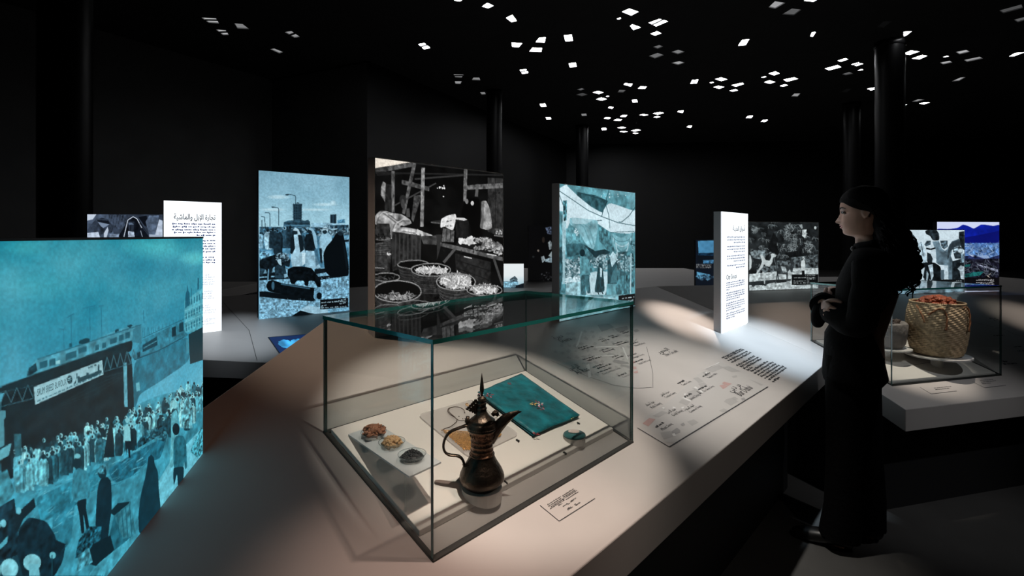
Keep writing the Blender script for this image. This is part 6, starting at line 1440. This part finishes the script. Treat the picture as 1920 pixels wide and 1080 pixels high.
for z in zz:
    xf, xb, w = (float(np.interp(z, A_[:, 0], A_[:, j])) for j in (1, 2, 3)); nz = float(np.interp(z, Nz[:, 0], Nz[:, 1])); m_ = -.035 if z > 1.46 else (xf + xb) / 2
    for k in range(n):
        a = 6.2832 * (k / n); a = a if a < math.pi else a - 2 * math.pi
        h = (xf - m_) if abs(a) < math.pi / 2 else (m_ - xb)
        tap = 1.0 - .20 * max(0, math.cos(a)) ** 1.5 * (1 if z < 1.50 else .45)
        f = m_ + h * math.cos(a); l = w * math.sin(a) * tap
        wn = .0135 if z < 1.532 else .0105
        f += nz * math.exp(-(l / wn) ** 2) if abs(a) < 1.2 else 0
        if 1.557 < z < 1.583 and abs(a) < 1.4: f -= .0055 * math.exp(-((abs(l) - .031) / .013) ** 2) * math.exp(-((z - 1.570) / .008) ** 2)
        if 1.52 < z < 1.56 and abs(a) < 1.3: f += .004 * math.exp(-((abs(l) - .038) / .014) ** 2)
        vs.append(B(f, l, z))
r_ = len(zz)
for i in range(r_ - 1):
    for k in range(n): fs.append((i * n + k, i * n + (k + 1) % n, (i + 1) * n + (k + 1) % n, (i + 1) * n + k))
fs.append(tuple(range(n))[::-1]); fs.append(tuple(range((r_ - 1) * n, r_ * n)))
mb = MB().add(vs, fs)
for s in (1, -1):   # ears
    mb.ball(B(-.047, s * .0735, 1.566), (.017, .007, .028), 12, 10, Matrix((PF, PL, up)).transposed() @ Matrix.Rotation(.18, 3, 'Y'))
    mb.tube(smooth_path([B(-.036, s * .077, 1.580), B(-.044, s * .083, 1.592), B(-.058, s * .084, 1.586), B(-.061, s * .082, 1.568), B(-.050, s * .079, 1.546), B(-.041, s * .077, 1.541)], 3), .0042, 8)
mb.tube([B(-.062, 0, 1.49), B(-.064, 0, 1.43), B(-.072, 0, 1.38), B(-.068, 0, 1.2), B(-.02, 0, 1.0), B(0, 0, .86)], [.046, .047, .048, .085, .08, .10], 20, (1.25, .9), up=PL)
def limb(pts, rad, n=12): mb.tube([B(*p) for p in pts], rad, n)
for s in (1, -1):
    limb([(-.068, s * .03, 1.350), (-.067, s * .11, 1.345), (-.06, s * .170, 1.330)], [.028, .030, .030])
LA = [(-.06, .165, 1.335), (-.050, .205, 1.21), (-.02, .215, 1.075)]; LF = [(-.02, .215, 1.075), (.05, .14, 1.080), (.095, .03, 1.11)]
RA = [(-.06, -.165, 1.335), (-.03, -.205, 1.21), (.02, -.205, 1.09)]; RF = [(.02, -.205, 1.09), (.09, -.12, 1.105), (.120, -.01, 1.125), (.122, .045, 1.130)]
limb(LA, [.034, .036, .034]); limb(LF, [.037, .034, .026]); limb(RA, [.034, .036, .034]); limb(RF, [.037, .034, .027, .024])
# her right hand laid over the left forearm
wr = Vector((.160, .045, 1.130)); kn = [(.082, .152, 1.126), (.088, .160, 1.108), (.088, .162, 1.089), (.082, .158, 1.071)]
mb.tube([B(.122, .045, 1.130), B(.112, .100, 1.117), B(.090, .145, 1.101)], [.023, .033, .034], 12, (1.15, .5), up=Vector((PF * .8 + PL * .6)))
for i, (f, l, z) in enumerate(kn):
    L = (.072, .080, .076, .060)[i]; q1 = (f - L * .42, l + .018, z - .010 - .003 * i); q2 = (f - L * .78, l + .016, z - .020 - .004 * i); q3 = (f - L * .98, l + .006, z - .027 - .004 * i)
    mb.tube(smooth_path([B(f + .026, l - .030, z + .002), B(f, l, z), B(*q1), B(*q2), B(*q3)], 2), [.010, .0098, .0100, .0096, .0092, .0088, .0082, .0076, .006], 10)
mb.tube(smooth_path([B(.112, .085, 1.138), B(.092, .108, 1.154), B(.064, .128, 1.158), B(.042, .138, 1.152)], 2), [.012, .0115, .0105, .0102, .0098, .0088, .007], 10)
# her left hand tucked over the right sleeve
mb.tube([B(.095, .03, 1.11), B(.108, -.03, 1.140), B(.102, -.075, 1.160)], [.024, .032, .030], 12, (1.1, .55), up=PF)
for i in range(4):
    z = 1.188 - i * .018; mb.tube([B(.104, -.06, z - .008), B(.106, -.10, z), B(.092, -.128, z + .004), B(.07, -.145, z + .004)], [.0095, .0095, .0088, .0072], 8)
mb.tube([B(.112, -.02, 1.150), B(.118, -.03, 1.178), B(.112, -.045, 1.200)], [.0105, .010, .0085], 8)
for s, f0, l0 in ((1, .045, .097), (-1, -.070, -.070)):
    limb([(0, s * .075, .90), (0, s * .085, .84), (.022 if s > 0 else -.01, s * .09, .48), (f0 + .01, l0, .10), (f0, l0, .045)], [.095, .088, .060, .036, .036])
    limb([(f0 - .01, l0, .035), (f0 + .07, l0, .04), (f0 + .15, l0, .022)], [.034, .034, .024])
body = mb.build('body', None, person, True)
rm = body.modifiers.new('remesh', 'REMESH'); rm.mode = 'VOXEL'; rm.voxel_size = .0032; rm.use_smooth_shade = True
sm = body.modifiers.new('smooth', 'SMOOTH'); sm.iterations = 3; sm.factor = .5
body.data.materials.append(mat('skin', (0.42, 0.25, 0.185), .48, var=.06, vscale=30))
for s in (1, -1):
    R3 = Matrix((PF, PL, up)).transposed()
    ey = MB().ball(B(.0400, s * .0300, 1.5695), (.0092, .0112, .0066), 14, 10, R3).build('eye', mat('eye_white', (0.34, 0.32, 0.31), .35), person, True)
    MB().ball(B(.0462, s * .0318, 1.5692), (.0040, .0046, .0046), 10, 8, R3).build('iris', mat('iris', (0.02, 0.012, 0.01), .15), ey, True)
    MB().tube(smooth_path([B(.0500, s * .019, 1.5720), B(.0495, s * .028, 1.5762), B(.0435, s * .040, 1.5735), B(.038, s * .046, 1.5715)], 3), .0014, 6).build('upper_lashes', mat('lash', (0.01, 0.008, 0.008), .6), ey, True)
    MB().tube(smooth_path([B(.0545, s * .013, 1.587), B(.0515, s * .026, 1.592), B(.043, s * .041, 1.592), B(.032, s * .053, 1.586)], 3), [.0024, .003, .0032, .0032, .0032, .003, .0028, .0024, .0016, .001][:10], 7).build('eyebrow', mat('brow', (0.012, 0.009, 0.008), .8), person, True)
M_lip = mat('lips', (0.36, 0.13, 0.12), .4)
mb = MB(); mb.tube(smooth_path([B(.0395, .024, 1.5045), B(.0500, .012, 1.5085), B(.0545, 0, 1.5082), B(.0500, -.012, 1.5085), B(.0395, -.024, 1.5045)], 3), [.0012] + [.0032] * 11 + [.0012], 8)
mb.tube(smooth_path([B(.0395, .023, 1.5025), B(.0480, .011, 1.4985), B(.0520, 0, 1.4978), B(.0480, -.011, 1.4985), B(.0395, -.023, 1.5025)], 3), [.0012] + [.0036] * 11 + [.0012], 8); mb.build('lips', M_lip, person, True)
M_cloth = mat('black_cloth', (0.0028, 0.0028, 0.0032), .9, var=.15, vscale=30, bump=.25, bscale=60, spec=.1)
# tunic: torso, two sleeves, collar, button
TR = [(.770,.128,-.120,.190),(.800,.128,-.138,.205),(.900,.126,-.116,.190),(.990,.118,-.090,.165),(1.030,.100,-.084,.152),(1.080,.088,-.100,.156),(1.150,.078,-.138,.172),(1.230,.072,-.152,.186),(1.290,.050,-.155,.192),(1.340,.028,-.155,.196),(1.372,.012,-.148,.172),(1.395,.002,-.138,.130),(1.398,-.004,-.128,.086),(1.406,-.010,-.120,.068),(1.412,-.012,-.118,.060)]
mb = loft(TR, 44)
for i, v in enumerate(mb.v):
    v = Vector(v); k = max(0, (1.0 - v.z)) * .05; mb.v[i] = tuple(v + mnoise.noise_vector(v * 9) * (.006 + k) * (1 if v.z < 1.38 else .2))
tun = mb.build('tunic', M_cloth, person, True)
for pts, rd, nm in ((LA + LF[1:], [.070, .064, .062, .058, .055], 'sleeve'), (RA + RF[1:3] + [(.122, .030, 1.120)], [.070, .064, .060, .056, .056, .058], 'sleeve')):
    P_ = smooth_path([B(*p) for p in pts], 5); rr_ = list(np.interp(np.linspace(0, len(rd) - 1, len(P_)), range(len(rd)), rd)); mb = MB().tube(P_, rr_, 20)
    for i, v in enumerate(mb.v): v = Vector(v); mb.v[i] = tuple(v + mnoise.noise_vector(v * 16) * .008)
    mb.build(nm, M_cloth, person, True)
mb = MB(); mb.tube(smooth_path([B(.122, .040, 1.115), B(.136, .055, 1.080), B(.144, .065, 1.042), B(.142, .065, 1.018)], 3), [.040, .046, .044, .042, .040, .036, .032, .028, .022, .014], 16, (1, .75)); mb.build('hanging_cuff', M_cloth, person, True)
mb = MB().tube(smooth_path([B(-.006, .0, 1.404), B(-.020, .040, 1.410), B(-.062, .060, 1.418), B(-.105, .040, 1.434), B(-.118, 0, 1.436), B(-.105, -.040, 1.434), B(-.062, -.060, 1.418), B(-.020, -.040, 1.410), B(-.006, 0, 1.404)], 4), .013, 10, (.6, 1.4)); mb.build('collar', M_cloth, person, True)
mb = MB(); mb.ball(B(.000, .024, 1.398), (.013, .007, .013), 12, 8, R3); mb.build('collar_button', mat('button', (0.03, 0.03, 0.032), .4), person, True)
mb = MB().tube([B(.105, .1655 + .004 * math.sin(a), 1.094) + PF * .0 for a in (0, 1)], .001); 
a_ = [B(.062, .171, 1.086) + (PL * math.cos(t) * .011 + up * math.sin(t) * .0115) for t in np.linspace(0, 6.2832, 15)]
MB().tube(a_, .0016, 6).build('finger_ring', mat('ring_gold', (0.7, 0.5, 0.25), .2, metal=1), person, True)
# trousers: two wide legs
mb = MB(); n_ = 26
for s, f0, l0, hem in ((1, .042, .097, .078), (-1, -.055, -.070, .078)):
    rg = [(.90, .0, s * .065, .118, .10), (.78, .002, s * .075, .112, .105), (.60, .3 * f0, s * .082, .096, .095), (.40, .6 * f0, .5 * (s * .085 + l0), .083, .085), (.20, .9 * f0, l0, .078, .080), (.055, f0 + .012, l0, hem + .006, hem)]
    vs = []; fs = []
    for z, f, l, a, b in rg:
        for k in range(n_):
            t = 6.2832 * k / n_; fold = 1 + .05 * math.sin(5 * t + s) * (1 - z); vs.append(B(f + a * math.cos(t) * fold, l + b * math.sin(t) * fold, z))
    for i in range(5):
        for k in range(n_): fs.append((i * n_ + k, i * n_ + (k + 1) % n_, (i + 1) * n_ + (k + 1) % n_, (i + 1) * n_ + k))
    mb.add(vs, fs)
mb.build('trousers', M_cloth, person, True)
for f0, l0 in ((.045, .097), (-.070, -.070)):
    mb = MB().tube(smooth_path([B(f0 - .045, l0, .036), B(f0 - .02, l0, .042), B(f0 + .06, l0, .040), B(f0 + .13, l0, .026), B(f0 + .188, l0, .018), B(f0 + .205, l0, .014)], 2), [.022, .034, .037, .038, .039, .040, .040, .036, .030, .022, .010], 14, (1.05, .85), up=up)
    mb.v = [(x, y, max(z, .002)) for x, y, z in mb.v]; mb.build('shoe', mat('black_shoe', (0.006, 0.006, 0.006), .35), person, True)
# hair: cap and long curly mass
HH = [(1.694,-.025,-.060,.020),(1.688,.000,-.088,.045),(1.674,.026,-.112,.064),(1.655,.045,-.128,.076),(1.635,.054,-.137,.081),(1.618,.056,-.141,.083),(1.606,.040,-.143,.0835),(1.594,.012,-.144,.0835),(1.582,-.012,-.146,.083),(1.570,-.050,-.150,.083),(1.545,-.058,-.160,.086),(1.510,-.062,-.172,.092),(1.470,-.066,-.192,.100),(1.430,-.072,-.212,.108),(1.390,-.078,-.222,.114),(1.350,-.088,-.228,.116),(1.310,-.096,-.234,.112),(1.270,-.108,-.226,.100),(1.235,-.126,-.205,.075),(1.215,-.145,-.180,.035)]
zz = np.concatenate([np.linspace(1.694, 1.56, 26), np.linspace(1.55, 1.215, 40)]); A_ = np.array(HH[::-1]); rg = [(float(z),) + tuple(float(np.interp(z, A_[:, 0], A_[:, j])) for j in (1, 2, 3)) for z in zz]
mb = loft(rg, 60)
for i, v in enumerate(mb.v):
    v = Vector(v); low = min(1, max(0, (1.60 - v.z) * 5)); mb.v[i] = tuple(v + mnoise.noise_vector(v * 20) * (.003 + .014 * low) + mnoise.noise_vector(v * 55) * (.001 + .007 * low))
r = random.Random(21)
for k in range(230):
    z = r.uniform(1.235, 1.52); xf, xb, w = (float(np.interp(z, A_[:, 0], A_[:, j])) for j in (1, 2, 3)); a = r.uniform(1.2, 5.1)
    f = (xf + xb) / 2 + (xf - xb) / 2 * math.cos(a); l = w * math.sin(a); d = Vector((math.cos(a), math.sin(a))); L = r.uniform(.04, .10); q = r.uniform(.006, .012); ph = r.uniform(0, 6); pts = []
    for i in range(15):
        t = i / 14; o_ = .004 + .014 * math.sin(math.pi * t); pts.append(B(f + d.x * o_ + q * math.cos(ph + 9 * t), l + d.y * o_ + q * math.sin(ph + 9 * t), z + L * .35 - L * t))
    mb.tube(pts, [.0042 * (1 - .6 * i / 14) for i in range(15)], 5)
for k in range(150):                                       # combed strands over the crown
    a = -2.0 + 4.0 * k / 149; P_ = []
    for i in range(12):
        z = 1.692 - .15 * (i / 11) ** 1.3; xf, xb, w = (float(np.interp(z, A_[:, 0], A_[:, j])) for j in (1, 2, 3)); t = i / 11; aa = (abs(a) + (2.35 - abs(a)) * t * .8) * (1 if a >= 0 else -1)
        P_.append(B((xf + xb) / 2 + ((xf - xb) / 2 + .0012) * math.cos(aa), (w + .0012) * math.sin(aa), z))
    mb.tube(P_, [.0012] + [.0024] * 10 + [.001], 5)
for s_ in (1, -1):                                          # locks swept from the parting over the temple and behind the ear
    for k in range(26):
        t = k / 25; d = .030 * t
        P_ = smooth_path([B(.054 - .4 * d, s_ * (.006 + .3 * d), 1.626 + d), B(.040 - .5 * d, s_ * .046, 1.618 + d), B(.010 - .4 * d, s_ * .0775, 1.597 + d * 1.1), B(-.026, s_ * .0845, 1.581 + d), B(-.062, s_ * .0895, 1.570 + .7 * d), B(-.088, s_ * .090, 1.54)], 4)
        mb.tube(P_, [.0012] + [.0030] * (len(P_) - 2) + [.002], 5)
mb.build('hair', mat('black_hair', (0.004, 0.0035, 0.0035), .6, spec=.06), person, True)
